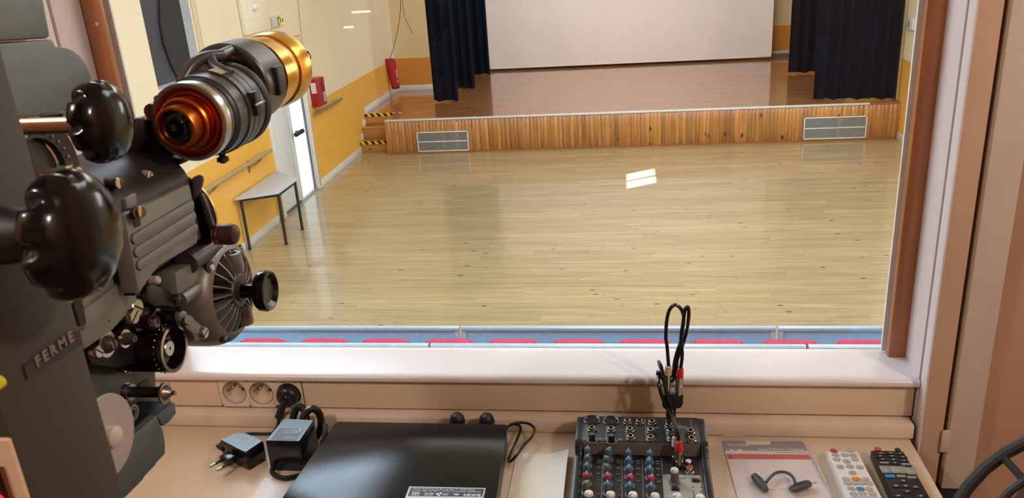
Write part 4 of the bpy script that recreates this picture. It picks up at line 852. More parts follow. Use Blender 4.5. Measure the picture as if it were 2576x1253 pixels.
obj('adapter_block', MB().prism([(0.0475, 1.052, 3.001), (0.052, 1.052, 2.996), (0.074, 1.052, 2.999), (0.0775, 1.052, 3.006), (0.0775, 1.052, 3.022), (0.0475, 1.052, 3.022)], (0, 0.014, 0), bev=0.002), M_rub, ja)
obj('jack_stem', MB().cyl((0.060, 1.057, bz + 0.004), (0.061, 1.059, 3.0), 0.0072, seg=16), M_rub, ja)
obj('sleeve', MB().cyl((0.0540, 1.059, 3.02), (0.0550, 1.06, 3.045), 0.0052, seg=16), M_nut, ja); obj('sleeve', MB().cyl((0.0715, 1.057, 3.02), (0.0713, 1.058, 3.045), 0.0052, seg=16), M_nut, ja)
pw = thing('phono_cable', 'black twin phono cable with red and cream plugs, looping above the mixer', 'cable', (0.06, 1.055, bz))
boot((0.0565, 1.058, 3.066), (-0.06, 0.03, -1), M_rwht, pw)
prd = pw
boot((0.0735, 1.055, 3.064), (-0.08, 0.03, -1), M_rred, prd)
obj('cord', MB().tube([(0.0565, 1.058, 3.066), (0.0545, 1.060, 3.095)] + [(0.0527,1.062,3.1086),(0.0537,1.062,3.1337),(0.0575,1.062,3.1522),(0.0651,1.062,3.1601),(0.0733,1.062,3.154),(0.0773,1.062,3.1398)] + [(0.0762,1.066,3.1192),(0.0736,1.066,3.1003),(0.0682,1.066,3.0811),(0.065,1.066,3.065),(0.0639,1.066,3.052)] + [(0.0581,1.062,3.0444),(0.0513,1.062,3.0476),(0.0456,1.062,3.0606),(0.0428,1.062,3.0703)] + [(0.046,1.045,3.07),(0.0505,1.045,3.0443),(0.0562,1.045,3.0182),(0.0609,1.045,2.9951)] + [(0.0623,1.0,3.0008)] + [(0.0631,0.985,2.9959)], 0.0026, 9), M_cable, pw)
obj('cord', MB().tube([(0.0735, 1.055, 3.064), (0.0755, 1.056, 3.085)] + [(0.0734,1.056,3.1117),(0.0759,1.056,3.1335),(0.0784,1.056,3.1549),(0.0821,1.056,3.1598),(0.0838,1.056,3.1519),(0.083,1.056,3.1366)] + [(0.0812,1.066,3.1129),(0.0754,1.066,3.0908),(0.0694,1.066,3.0715),(0.0684,1.066,3.0553)] + [(0.0614,1.06,3.039),(0.0489,1.06,3.0421),(0.0421,1.06,3.0551),(0.0416,1.06,3.0486)] + [(0.0426,1.043,3.0421),(0.0483,1.043,3.0193),(0.0574,1.043,3.0029)] + [(0.0611,1.0,3.0105)] + [(0.0654,0.98,3.0044),(0.0665,0.98,2.9942)], 0.0026, 9), M_cable, prd)
q1 = (0.067,0.978,2.9929); boot(q1, (0.02, -0.12, -1), M_rred, prd)
q2 = (0.0626,0.986,2.9952); boot(q2, (0.02, -0.12, -1), M_rgry, pw)

# ---------------------------------------------------------------- blister pack
bl = thing('blister_pack', 'clear blister pack holding a short black jack lead', 'packaging', (0.19, 1.0, CZ))
bA = [(0.1312,1.0777,2.9315),(0.258,1.0799,2.9315),(0.2688,0.9444,2.9315),(0.1375,0.9384,2.9315)]
kx = lambda u, v, z: tuple(Vector(bA[0]).lerp(Vector(bA[1]), u).lerp(Vector(bA[3]).lerp(Vector(bA[2]), u), v)[:2]) + (z,)
zc = CZ + 0.0012
card = lambda u0, v0, u1, v1, z: [kx(u0, v0, z), kx(u1, v0, z), kx(u1, v1, z), kx(u0, v1, z)]
obj('backing_card', MB().prism(card(0.04, 0.04, 0.96, 1.25, zc), (0, 0, 0.0006)), mat('card_white', 'E0D3CE', 0.5), bl)
pg = MB(); z1 = zc + 0.0006
pg.prism([kx(u, v, z1) for u, v in ((0.04, 0.04), (0.30, 0.04), (0.33, 0.11), (0.57, 0.11), (0.60, 0.04), (0.96, 0.04), (0.96, 0.215), (0.60, 0.225), (0.30, 0.215), (0.04, 0.22))], (0, 0, 0.0003))
ph = obj('grey_print', pg, mat('card_grey', '8E8282', 0.5), bl)
obj('red_band', MB().prism(card(0.05, 0.285, 0.955, 0.37, z1), (0, 0, 0.0003)), mat('card_red', 'C4303A', 0.5), bl)
def cl(s, u0, v0, u1, size, m, name='print_line', bold=0): 
    a, b = Vector(kx(u0, v0, z1 + 0.0004)), Vector(kx(u1, v0, z1 + 0.0004)); r = (b - a).normalized()
    text(name, s, a, r, (-r.y, r.x, 0), size, m, bl, 0.0001, fit=(b - a).length, bold=bold)
cl('ERARD®', 0.10, 0.135, 0.33, 0.0070, M_inkw); cl('Jack 2.5mm / 3.5mm', 0.42, 0.215, 0.93, 0.0078, M_inkw, bold=0.01); cl('Adaptateur audio', 0.60, 0.262, 0.94, 0.0048, mat('print_grey', 'A99A96', 0.5))
cl('20 cm', 0.11, 0.325, 0.18, 0.0038, M_inkw); cl('Jack 2.5mm', 0.11, 0.36, 0.24, 0.0038, M_inkw)
pj = MB()
for a, b in (((0.10, 0.205), (0.22, 0.27)), ((0.19, 0.20), (0.33, 0.27))):
    p, r = Vector(kx(a[0], a[1], z1)), Vector(kx(b[0], b[1], z1)); n_ = Vector((-(r - p).y, (r - p).x, 0)).normalized() * 0.0016; pj.prism([p + n_, r + n_, r - n_, p - n_], (0, 0, 0.0005))
obj('printed_plugs', pj, mat('card_white', 'E0D3CE', 0.5), bl)
M_cl = clear('blister_plastic', (0.985, 0.98, 0.98, 1), 1.3, 0.08, 0.03)
ring_o = [kx(u, v, CZ + 0.0035) for u, v in ((-0.03, 0.06), (0.0, 0.0), (0.08, -0.03), (0.92, -0.02), (1.0, 0.03), (1.03, 0.10), (1.03, 1.25), (-0.03, 1.25))]
obj('plastic_flange', MB().prism(ring_o, (0, 0, 0.0008)), M_cl, bl)
def dome(u0, v0, u1, v1, h, ins):
    b0 = card(u0, v0, u1, v1, CZ + 0.0043); t0 = card(u0 + ins, v0 + ins, u1 - ins, v1, CZ + 0.0043 + h)
    return MB().add(b0 + t0, [(0, 1, 5, 4), (1, 2, 6, 5), (2, 3, 7, 6), (3, 0, 4, 7), (4, 5, 6, 7)])
obj('plastic_bubble', dome(0.18, 0.30, 0.97, 1.25, 0.010, 0.05), M_cl, bl)
gl_ = MB().tube([kx(0.975, 0.35, CZ + 0.006), kx(0.975, 0.8, CZ + 0.006)], 0.0011, 6, smooth=0).tube([kx(0.06, -0.025, CZ + 0.005), kx(0.30, -0.025, CZ + 0.005)], 0.0008, 6, smooth=0)
obj('folded_edge', gl_, clear('blister_edge', (0.9, 0.9, 0.9, 1), 1.6, 0.1, 0.4), bl)
jl = thing('jack_lead', 'short curved black jack lead inside the blister pack', 'lead', (0.195, 0.96, CZ + 0.004))
M_navy = mat('lead_navy', '20222E', 0.45)
zz = CZ + 0.009
obj('lead_cord', MB().tube([(0.1834,0.9634,2.94),(0.1891,0.9725,2.94),(0.1983,0.9836,2.94),(0.2074,0.9875,2.94),(0.2159,0.9843,2.94),(0.2208,0.9738,2.94),(0.2206,0.959,2.94)], 0.0021, 8), M_navy, jl)
def plug_body(pts, name='plug_body', rr=(0.0048, 0.0064, 0.0060, 0.0036)):
    a, b = Vector(pts[0]), Vector(pts[1]); h = (b - a).length; return MB().lathe(a, b - a, [(0, rr[0] * 0.7), (0.001, rr[0]), (h * 0.3, rr[1]), (h * 0.75, rr[2]), (h, rr[3])], 12)
obj('jack_socket_end', plug_body([(0.1689,0.9792,2.939),(0.1808,0.9466,2.939)]), M_navy, jl)
pe = obj('jack_plug_end', plug_body([(0.2409,0.9646,2.939),(0.2123,0.9497,2.939)]), M_navy, jl)
pt = [(0.2403,0.9642,2.939),(0.2496,0.9667,2.939)]; obj('jack_tip', MB().cyl(pt[0], pt[1], 0.0013, seg=8), M_chrome, pe)
obj('card_slot', MB().prism(card(0.36, 0.895, 0.84, 0.90, CZ + 0.006), (0, 0, 0.001)), mat('card_white', 'E0D3CE', 0.5), bl)

# ---------------------------------------------------------------- remotes
def remote(name, label, poly, h, m, rnd_cut=0.06):
    t = thing(name, label, 'remote', (sum(p[0] for p in poly) / 4, sum(p[1] for p in poly) / 4, CZ))
    obj('shell', loft([rounded(poly, CZ + 0.0005, 0.9, rnd_cut), rounded(poly, CZ + 0.005, 1.0, rnd_cut), rounded(poly, CZ + h - 0.003, 1.0, rnd_cut), rounded(poly, CZ + h, 0.94, rnd_cut)]), m, t)
    return t
def button(t, p, rx, ry, z, m, h=0.0016):
    vs = [(p[0] + rx * math.cos(a), p[1] + ry * math.sin(a)) for a in [2 * PI * k / 14 for k in range(14)]]
    return obj('button', loft([[(x, y, z - 0.0005) for x, y in vs], [(x, y, z + h * 0.7) for x, y in vs], [(p[0] + (x - p[0]) * 0.75, p[1] + (y - p[1]) * 0.75, z + h) for x, y in vs]]), m, t)
def button_sq(t, p, rx, ry, z, m, h=0.0014): return obj('button', MB().box((p[0] - rx, p[1] - ry, z - 0.0005), (p[0] + rx, p[1] + ry, z + h), bev=0.0005), m, t)
hz = CZ + 0.0175
wr = remote('remote_control', 'white remote control with grey, red, orange and blue buttons', [(0.275, 1.032), (0.318, 1.032), (0.326, 0.86), (0.276, 0.86)], 0.0175, mat('remote_white', 'DCD5CE', 0.4))
M_bg = mat('button_grey', 'A8A49C', 0.5); M_bred = mat('button_red', 'B82A30', 0.4); M_borg = mat('button_orange', 'E07A30', 0.4); M_bblu = mat('button_blue', '2F7FC0', 0.4)
for p in [(0.2851,1.0189,2.9475),(0.2975,1.0193,2.9475),(0.3083,1.0179,2.9475),(0.2844,1.0085,2.9475),(0.3089,1.0095,2.9475),(0.2965,1.0039,2.9475),(0.285,0.9911,2.9475),(0.2979,0.9925,2.9475),(0.3105,0.9912,2.9475),(0.298,0.9782,2.9475),(0.2863,0.9638,2.9475),(0.3112,0.9639,2.9475),(0.2857,0.9552,2.9475),(0.2949,0.9556,2.9475),(0.3036,0.9559,2.9475),(0.3135,0.9555,2.9475),(0.2881,0.9443,2.9475),(0.3104,0.9436,2.9475),(0.2882,0.9327,2.9475),(0.2995,0.934,2.9475),(0.3117,0.9338,2.9475),(0.2894,0.9254,2.9475),(0.3003,0.9259,2.9475),(0.3115,0.9256,2.9475)]: button(wr, p, 0.0050, 0.0042, hz, M_bg)
q = (0.3076,1.0302,2.9475); button(wr, q, 0.0045, 0.004, hz, M_bg)
q = (0.2852,1.0284,2.9475); button(wr, q, 0.0048, 0.0048, hz, M_bred)
q = (0.2991,0.9643,2.9475); button(wr, q, 0.0060, 0.0044, hz, M_borg)
q = (0.2993,0.9431,2.9475); button(wr, q, 0.0052, 0.0044, hz, M_bblu)
ar = MB()
for p in [(0.2848,0.9905,2.9492),(0.2971,1.0029,2.9492),(0.31,0.9897,2.9492),(0.2977,0.9776,2.9492),(0.2853,1.0179,2.9492),(0.3069,1.0168,2.9492),(0.2871,0.9428,2.9492)]: ar.cyl((p[0], p[1], 2.9488), (p[0], p[1], 2.9494), 0.0012, 0.0006, 6)
obj('button_arrows', ar, M_black, wr)
br = remote('remote_control', 'black remote control with grey keys at the right end of the counter', [(0.336, 1.034), (0.3795, 1.034), (0.383, 0.86), (0.334, 0.86)], 0.019, mat('remote_black', '1C1A1A', 0.4))
hb = CZ + 0.019; M_bk = mat('key_dark', '2A2827', 0.4); M_kg2 = mat('key_grey', '8C877E', 0.5); M_kp = mat('key_print', 'B5AFA5', 0.5)
q = (0.3457,1.0332,2.949); button(br, q, 0.0045, 0.0042, hb, mat('key_red', 'C03A44', 0.4))
q = (0.3719,1.0323,2.949); button(br, q, 0.004, 0.0036, hb, M_bk)
tk = MB()
for p in [(0.3468,1.0218,2.949),(0.3598,1.0233,2.949),(0.3722,1.0228,2.949),(0.3439,1.0152,2.949),(0.3597,1.0158,2.949),(0.3734,1.0144,2.949),(0.3455,1.0078,2.949),(0.3589,1.0074,2.949),(0.3725,1.0061,2.949),(0.3588,1.0001,2.949)]:
    button_sq(br, p, 0.0055, 0.0022, hb, M_bk); tk.box((p[0] - 0.0015, p[1] - 0.0008, hb + 0.0013), (p[0] + 0.0015, p[1] + 0.0008, hb + 0.0016))
for p, rx in zip([(0.3455,1.0005,2.949),(0.3721,0.9979,2.949)], (0.0055, 0.0055)): button_sq(br, p, rx, 0.0018, hb, M_kg2)
for p, rx, ry in zip([(0.3422,0.985,2.949),(0.359,0.9848,2.949),(0.3746,0.9828,2.949)], (0.0062, 0.010, 0.0062), (0.0075, 0.0075, 0.0075)): button_sq(br, p, rx, ry, hb, M_kg2)
for p in [(0.3425,0.9812,2.9505),(0.3569,0.9818,2.9505)]: tk.box((p[0] - 0.001, p[1] - 0.001, hb + 0.0013), (p[0] + 0.001, p[1] + 0.001, hb + 0.0017))
q = (0.3441,0.9702,2.949); button_sq(br, q, 0.0062, 0.0030, hb, M_bblu)
for p in [(0.3584,0.9708,2.949),(0.3713,0.9687,2.949)]: button_sq(br, p, 0.0055, 0.0022, hb, M_kg2)
for p in [(0.3578,0.9605,2.949),(0.3455,0.949,2.949),(0.3575,0.9495,2.949),(0.3692,0.9475,2.949),(0.3423,0.9283,2.949),(0.3559,0.9379,2.949),(0.3696,0.9288,2.949)]:
    button_sq(br, p, 0.005, 0.003, hb, M_bk); tk.box((p[0] - 0.0018, p[1] - 0.0010, hb + 0.0013), (p[0] + 0.0018, p[1] + 0.0010, hb + 0.0016))
obj('key_symbols', tk, M_kp, br)

# ---------------------------------------------------------------- fan at the lower right
fc_ = Vector((0.3669,0.5215,3.1668)); R0 = 0.130
fn = thing('desk_fan', 'black wire guard of a desk fan at the lower right corner', 'fan', (fc_.x + 0.14, fc_.y - 0.1, 2.0))
ax = (Vector((0, 0, 3.65)) - fc_).normalized(); fu = ax.cross(Vector((0, 0, 1))).normalized(); fv = fu.cross(ax).normalized()
M_fan = mat('fan_black', '191614', 0.55)
def circ(r, off=0.0, n=40): return [fc_ + (fu * math.cos(2 * PI * k / n) + fv * math.sin(2 * PI * k / n)) * r + ax * off for k in range(n)]
obj('guard_rim', MB().tube(circ(R0), 0.0050, 10, closed=True, smooth=1), M_fan, fn)
for r, o_ in ((0.104, 0.014), (0.072, 0.024), (0.045, 0.029)): obj('guard_ring', MB().tube(circ(r, o_), 0.0032, 8, closed=True, smooth=1), M_fan, fn)
for k in range(14):
    a = 2 * PI * (k + 0.35) / 14; d = fu * math.cos(a) + fv * math.sin(a)
    obj('guard_spoke', MB().tube([fc_ + d * R0, fc_ + d * 0.104 + ax * 0.014, fc_ + d * 0.072 + ax * 0.024, fc_ + d * 0.03 + ax * 0.031], 0.0032, 8, smooth=2), M_fan, fn)
obj('guard_badge', MB().lathe(fc_ + ax * 0.030, ax, [(0, 0.034), (0.006, 0.032), (0.008, 0.0)], 24), M_fan, fn)
for k in range(3):
    a = 2 * PI * k / 3 + 0.4; d = fu * math.cos(a) + fv * math.sin(a); e = -fu * math.sin(a) + fv * math.cos(a); c0 = fc_ - ax * 0.02
    obj('blade', MB().prism([c0 + d * 0.02 - e * 0.012, c0 + d * 0.06 - e * 0.04 + ax * 0.01, c0 + d * 0.10 - e * 0.025 + ax * 0.008, c0 + d * 0.105 + e * 0.02 - ax * 0.006, c0 + d * 0.02 + e * 0.012], ax * 0.002), mat('blade_smoke', '4A3E36', 0.3), fn)
obj('motor', MB().lathe(fc_ - ax * 0.03, -ax, [(0, 0.04), (0.05, 0.045), (0.07, 0.03), (0.072, 0)], 24), M_fan, fn)
obj('pole', MB().cyl((fc_ - ax * 0.06).to_tuple(), (fc_.x + 0.14, fc_.y - 0.1, 2.02), 0.012, seg=14), M_fan, fn)
obj('base', MB().lathe((fc_.x + 0.14, fc_.y - 0.1, 2.0), (0, 0, 1), [(0, 0.13), (0.015, 0.125), (0.03, 0.03)], 28), M_fan, fn)

# strip lamp on the rear wall of the booth (mirrored in the pane)
sl_ = thing('strip_lamp', 'small warm lamp with two glowing slits on the rear wall of the booth', 'lamp', (-1.25, -1.75, 3.30))
obj('lamp_case', MB().box((-1.40, -1.75, 3.27), (-1.10, -1.70, 3.42), bev=0.006), M_black, sl_)
M_slit = emit('lamp_slit', 'FFD9A8', 30.0)
obj('lamp_slit', MB().box((-1.335, -1.7005, 3.362), (-1.185, -1.698, 3.372)), M_slit, sl_); obj('lamp_slit', MB().box((-1.385, -1.7005, 3.292), (-1.335, -1.698, 3.302)), M_slit, sl_)


# ================================================================ FILM PROJECTOR
M_pg = mat('projector_grey', '68706D', 0.5, var=0.05, scale=40, bump=0.15, bscale=900)
M_pl = mat('projector_light_grey', '77766E', 0.5, var=0.05, scale=60, bump=0.1, bscale=900)
M_col = mat('projector_olive', '38342E', 0.55, var=0.04, scale=20, bump=0.1, bscale=700)
M_green = mat('projector_green_grey', '4A544E', 0.5, var=0.12, scale=30, bump=0.2, bscale=500)
M_pd = mat('projector_dark', '1F1D1B', 0.45, var=0.12)
M_pb = mat('projector_black', '100F0F', 0.5)
M_bake = mat('bakelite', '0A0A0B', 0.14, var=0.02, spec=0.35)
M_steel = mat('turned_steel', 'BDB6AE', 0.25, 1.0, 0.05, 60)
M_gun = mat('gunmetal', '4E4A48', 0.34, 0.5, 0.1, 60, bump=0.08, bscale=700)
M_cast = mat('cast_metal', '7C7874', 0.38, 0.45, 0.08, 50, bump=0.1, bscale=600)
M_gold = mat('gold_anodised', 'E0A43C', 0.22, 1.0, 0.04, 40)
M_orange = mat('orange_anodised', 'CC7420', 0.28, 1.0, 0.05, 40)
M_bronze = mat('bronze', '6A4630', 0.3, 0.8, 0.08, 80)
M_lensg = mat('lens_glass', '050608', 0.03, spec=0.9)
PX = thing('film_projector', 'old dark grey cinema film projector with orange and gold lens at the left', 'projector', (-0.45, 0.55, 2.0))
ZAX = (0, 0, 1); XAX = (1, 0, 0); YAX = (0, 1, 0)
def P(name, mb, m, parent=None, sharp=35, label=None): return obj(name, mb, m, parent or PX, sharp, label)
def sub(v, dx=0, dy=0, dz=0): return (v[0] + dx, v[1] + dy, v[2] + dz)
def slotted(p, r, ang=0.6, parent=None, name='slotted_screw', m=None, h=0.004, ax=1):
    """round screw head facing +X with its slot"""
    s = P(name, MB().lathe(p, XAX, [(-0.002, r), (h * 0.5, r), (h, r * 0.8), (h, 0)], 18), m or M_steel, parent)
    d = V(0, math.cos(ang), math.sin(ang)); n_ = V(0, -math.sin(ang), math.cos(ang)); c = V(*p) + V(h - 0.0006, 0, 0)
    P('screw_slot', MB().prism([c + d * r * 0.8 + n_ * r * 0.1, c - d * r * 0.8 + n_ * r * 0.1, c - d * r * 0.8 - n_ * r * 0.1, c + d * r * 0.8 - n_ * r * 0.1], (0.0008, 0, 0)), M_pb, s)
    return s

# column with nameplate, control box and foot
colm = P('column', MB().box((-0.42, 0.308, 2.0), (-0.30, 0.3745, 3.86), bev=0.004), M_col)
npm = MB().prism([(-0.2995,0.3278,3.4671),(-0.2995,0.372,3.4645),(-0.2995,0.3709,3.4563),(-0.2995,0.327,3.4592)], (0.0008, 0, 0)); pn = P('nameplate', npm, mat('nameplate_dark', '2E2A2A', 0.5), colm)
q0 = (-0.2985,0.3345,3.4618); q1 = (-0.2985,0.3654,3.4587)
text('name_lettering', 'FERME', q0, (0, 1, 0), (0, 0, 1), 0.0082, mat('nameplate_letter', '857C78', 0.4, 0.3), PX, 0.0004, space=1.45, fit=abs(q1[1] - q0[1]) * 0.98, bold=0.025)
cb = MB(); yb = 0.292
cbox = P('control_box', MB().box((-0.46, 0.2835, 3.20), (-0.2785, 0.2865, 3.453), bev=0.001).box((-0.45, 0.2865, 3.21), (-0.318, 0.3078, 3.44)), mat('box_cream', 'D2B699', 0.5))
P('box_window', MB().box((-0.45, 0.2825, 3.22), (-0.2868, 0.2836, 3.439)), mat('box_black', '0C0A0A', 0.3), cbox)
P('pilot_light', MB().lathe((-0.2920, 0.2825, 3.4215), (0, -1, 0), [(0, 0.0032), (0.002, 0.0028), (0.003, 0)], 12), emit('pilot_red', 'D0202A', 1.2), cbox)
P('rust_trim', MB().box((-0.2868, 0.2828, 3.22), (-0.2845, 0.2836, 3.439)), mat('rust_brown', '6A3A18', 0.7), cbox)
P('yellow_knob', MB().lathe((-0.2965, 0.3085, 3.4690), (0, -1, 0), [(0, 0.0034), (0.006, 0.0034), (0.008, 0.0024), (0.008, 0)], 18), mat('knob_yellow', 'D8C81E', 0.4))
P('foot_plate', MB().box((-0.75, 0.25, 2.0), (-0.30, 0.85, 2.03), bev=0.004), M_col)
P('pedestal', MB().box((-0.72, 0.42, 2.03), (-0.57, 0.62, 3.28), bev=0.01), M_col)

# upper housings
P('magazine', MB().prism([(-0.452,0.4767,3.6512),(-0.452,0.6233,3.6468),(-0.452,0.6189,3.6),(-0.452,0.4612,3.612)], (-0.055, 0, 0), bev=0.003), M_pg)
lowp = [(-0.45,0.4588,3.6113),(-0.45,0.5671,3.6024),(-0.45,0.6163,3.5993),(-0.45,0.6181,3.5963),(-0.45,0.6189,3.5934),(-0.45,0.6231,3.5925),(-0.45,0.6315,3.5908),(-0.45,0.6387,3.588),(-0.45,0.6454,3.5832),(-0.45,0.6502,3.5777),(-0.45,0.653,3.5709),(-0.45,0.6545,3.5634),(-0.45,0.6539,3.5564),(-0.45,0.6487,3.542),(-0.45,0.6385,3.5167),(-0.45,0.4378,3.5584)]
P('rounded_housing', MB().prism(lowp, (-0.055, 0, 0), bev=0.003), M_pg)

# mechanism mass behind the column
P('mechanism_body', MB().box((-0.60, 0.46, 3.27), (-0.47, 0.69, 3.465), bev=0.01), M_pd)
P('mechanism_front', MB().box((-0.503, 0.48, 3.36), (-0.478, 0.62, 3.53), bev=0.008), M_pb)

# upper knob on its shaft
sh = P('knob_shaft', MB().cyl((-0.48, 0.49, 3.5568), (-0.350, 0.49, 3.5562), 0.0066, seg=24), mat('shaft_steel', 'C9AE94', 0.22, 1.0))
P('shaft_slot', MB().box((-0.378, 0.4855, 3.5618), (-0.362, 0.4925, 3.5637), bev=0.0012), M_pb, sh)
def fluted(c, r, t, name='fluted_knob', lobes=8, depth=0.2):
    """bakelite hand knob: scalloped rim that runs out into a smooth dome"""
    prof = [(0, 0.35, 0), (0.0005, 0.86, 0.9), (0.003, 0.97, 1), (0.006, 1.0, 1), (t * 0.40, 1.0, 0.75), (t * 0.52, 0.985, 0.4), (t * 0.66, 0.93, 0.16), (t * 0.80, 0.80, 0.05), (t * 0.91, 0.6, 0), (t * 0.98, 0.33, 0), (t, 0.1, 0)]
    seg = 112; vs = []; fs = []; c = V(*c)
    for (x, k, dp) in prof:
        for i in range(seg):
            a = 2 * PI * i / seg; q = max(0.0, math.cos(lobes * a + 0.6)) ** 2.2; rr = r * k * (1 - depth * dp * q)
            vs.append(c + V(x, rr * math.cos(a), rr * math.sin(a)))
    for j in range(len(prof) - 1):
        for i in range(seg):
            i2 = (i + 1) % seg; fs.append((j * seg + i, j * seg + i2, (j + 1) * seg + i2, (j + 1) * seg + i))
    fs.append(tuple(range(seg))[::-1]); fs.append(tuple((len(prof) - 1) * seg + i for i in range(seg)))
    return P(name, MB().add(vs, fs), M_bake, sharp=50)
fluted((-0.3465, 0.49, 3.5562), 0.0270, 0.023)
k2 = fluted((-0.2575, 0.322, 3.5375), 0.0300, 0.022)
P('knob_stem', MB().lathe((-0.302, 0.322, 3.5377), XAX, [(0, 0.0135), (0.02, 0.0135), (0.035, 0.011)], 28), M_pb, k2)

# toothed wheel seen under the upper knob, rods beside it
gw = P('gear_wheel', MB().ring((-0.452, 0.56, 3.502), XAX, [(0, 0.030), (0, 0.046), (0.006, 0.046), (0.006, 0.030)], 40).lathe((-0.462, 0.56, 3.502), XAX, [(0, 0.03), (0.008, 0.03)], 28), M_gun)
for k in range(28):
    a = 2 * PI * k / 28; P('gear_tooth', MB().box((-0.449, 0.56 + 0.034 * math.cos(a) - 0.0012, 3.502 + 0.034 * math.sin(a) - 0.0012), (-0.444, 0.56 + 0.034 * math.cos(a) + 0.0012, 3.502 + 0.034 * math.sin(a) + 0.0012), bev=0.0004, seg=1), M_steel, gw)
e0, e1 = (-0.4244,0.535,3.5107), (-0.3955,0.535,3.5112)
P('guide_rod', MB().cyl(e0, e1, 0.0042, seg=16), mat('shaft_steel', 'C9AE94', 0.22, 1.0))
P('guide_rod_collar', MB().cyl((-0.4115,0.535,3.511), (-0.4032,0.535,3.5111), 0.0055, seg=16), M_steel)
P('idler_pin', MB().cyl((-0.43,0.6136,3.4815), (-0.408,0.5944,3.4859), 0.0046, seg=16, bev=0.0006), M_bronze)
qq = (-0.4078,0.5941,3.486); P('pin_face', MB().lathe(qq, XAX, [(0, 0.0044), (0.001, 0.0042)], 16), M_steel)

# lens bracket (dark arm) below and left of the lens
P('lens_bracket', MB().prism([(-0.4657,0.7,3.5112),(-0.4483,0.7,3.5173),(-0.4354,0.7,3.5184),(-0.4269,0.7,3.5144),(-0.4273,0.7,3.5055),(-0.4317,0.7,3.4898),(-0.4233,0.7,3.4797),(-0.4066,0.7,3.4776),(-0.4137,0.7,3.474),(-0.4259,0.7,3.4767),(-0.4429,0.7,3.4725),(-0.4543,0.7,3.4721),(-0.4615,0.7,3.4661),(-0.4778,0.7,3.4626),(-0.4956,0.7,3.4654),(-0.4897,0.7,3.4962)], (0, 0.03, 0), bev=0.003), M_pd)
P('bracket_shoulder', MB().prism([(-0.451,0.69,3.5174),(-0.4396,0.69,3.5206),(-0.4342,0.69,3.5153),(-0.4357,0.69,3.5025),(-0.4488,0.69,3.4823),(-0.4602,0.69,3.4681),(-0.4656,0.69,3.4674),(-0.4685,0.69,3.4752)], (0, 0.012, 0), bev=0.003), M_gun)
lv = P('bracket_link', MB().prism([(-0.4514,0.665,3.4823),(-0.4433,0.665,3.4868),(-0.4369,0.665,3.4877),(-0.4347,0.665,3.4792),(-0.4386,0.665,3.4745),(-0.4464,0.665,3.474)], (0, 0.012, 0), bev=0.002), M_gun)
P('link_pin', MB().cyl((-0.4481,0.664,3.4788), (-0.44,0.652,3.4819), 0.006, seg=18), M_gun, lv)
P('wedge_block', MB().prism([(-0.448,0.74,3.4675),(-0.4403,0.74,3.4697),(-0.4303,0.74,3.4654),(-0.439,0.74,3.4624)], (0, 0.02, 0), bev=0.001), M_pd)

# lens assembly on the optical axis
LX, LZ = -0.389, 3.515
A_ = (LX, 0.0, LZ)
lens = P('rear_lens', MB().ring(A_, YAX, [(0.686, 0.0322), (0.686, 0.0350), (0.688, 0.0360), (0.6965, 0.0360), (0.6965, 0.0322)], 56), M_steel, label='silver ring of the orange rear lens')
P('orange_funnel', MB().ring(A_, YAX, [(0.6865, 0.0322), (0.6975, 0.0322), (0.6975, 0.0200), (0.690, 0.0240), (0.6885, 0.0255), (0.6885, 0.0275), (0.691, 0.0285)], 56), M_orange, lens)
P('orange_step', MB().ring(A_, YAX, [(0.678, 0.0190), (0.6765, 0.0205), (0.6765, 0.0225), (0.678, 0.0240), (0.6905, 0.0243), (0.6905, 0.0190)], 56), M_orange, lens)
P('orange_eyepiece', MB().ring(A_, YAX, [(0.664, 0.0150), (0.6625, 0.0158), (0.6625, 0.0178), (0.664, 0.0190), (0.680, 0.0196), (0.680, 0.0150)], 56), M_orange, lens)
P('lens_glass', MB().lathe(A_, YAX, [(0.6665, 0.0), (0.6648, 0.006), (0.6655, 0.011), (0.668, 0.0152), (0.672, 0.0152)], 40), M_lensg, lens)
hold = P('lens_holder', MB().ring(A_, YAX, [(0.6965, 0.030), (0.6965, 0.0348), (0.7085, 0.0350), (0.7095, 0.0362), (0.7115, 0.0372), (0.7115, 0.0378), (0.728, 0.0390), (0.766, 0.0392), (0.766, 0.030)], 64), M_gun)
P('holder_band', MB().ring(A_, YAX, [(0.7275, 0.0385), (0.7275, 0.0402), (0.7570, 0.0404), (0.7570, 0.0385)], 64), M_gun, hold)
for y in (0.737, 0.7485): P('band_line', MB().ring(A_, YAX, [(y, 0.0398), (y, 0.04055), (y + 0.0007, 0.04055), (y + 0.0007, 0.0398)], 64), M_pb, hold)
P('front_flange', MB().ring(A_, YAX, [(0.7655, 0.030), (0.7655, 0.0400), (0.768, 0.0412), (0.775, 0.0412), (0.776, 0.030)], 64), M_pb, hold)
P('dark_ring', MB().ring(A_, YAX, [(0.7060, 0.0345), (0.7060, 0.0357), (0.7085, 0.0357), (0.7085, 0.0345)], 64), M_pb, hold)
def patch(a0, a1, y0, y1, r, m, name, parent):
    vs = []; fs = []; n = 8
    for i in range(n + 1):
        a = math.radians(a0 + (a1 - a0) * i / n)
        for rr, y in ((r, y0), (r, y1), (r + 0.0006, y1), (r + 0.0006, y0)): vs.append((LX + rr * math.cos(a), y, LZ + rr * math.sin(a)))
    for i in range(n):
        b = i * 4; fs += [(b, b + 1, b + 5, b + 4), (b + 1, b + 2, b + 6, b + 5), (b + 2, b + 3, b + 7, b + 6), (b + 3, b, b + 4, b + 7)]
    fs += [(0, 3, 2, 1), (n * 4, n * 4 + 1, n * 4 + 2, n * 4 + 3)]; return P(name, MB().add(vs, fs), m, parent)
patch(62, 80, 0.726, 0.744, 0.0405, mat('tape_remnant', 'A59A80', 0.7, var=0.2, scale=300), 'tape_remnant', hold)
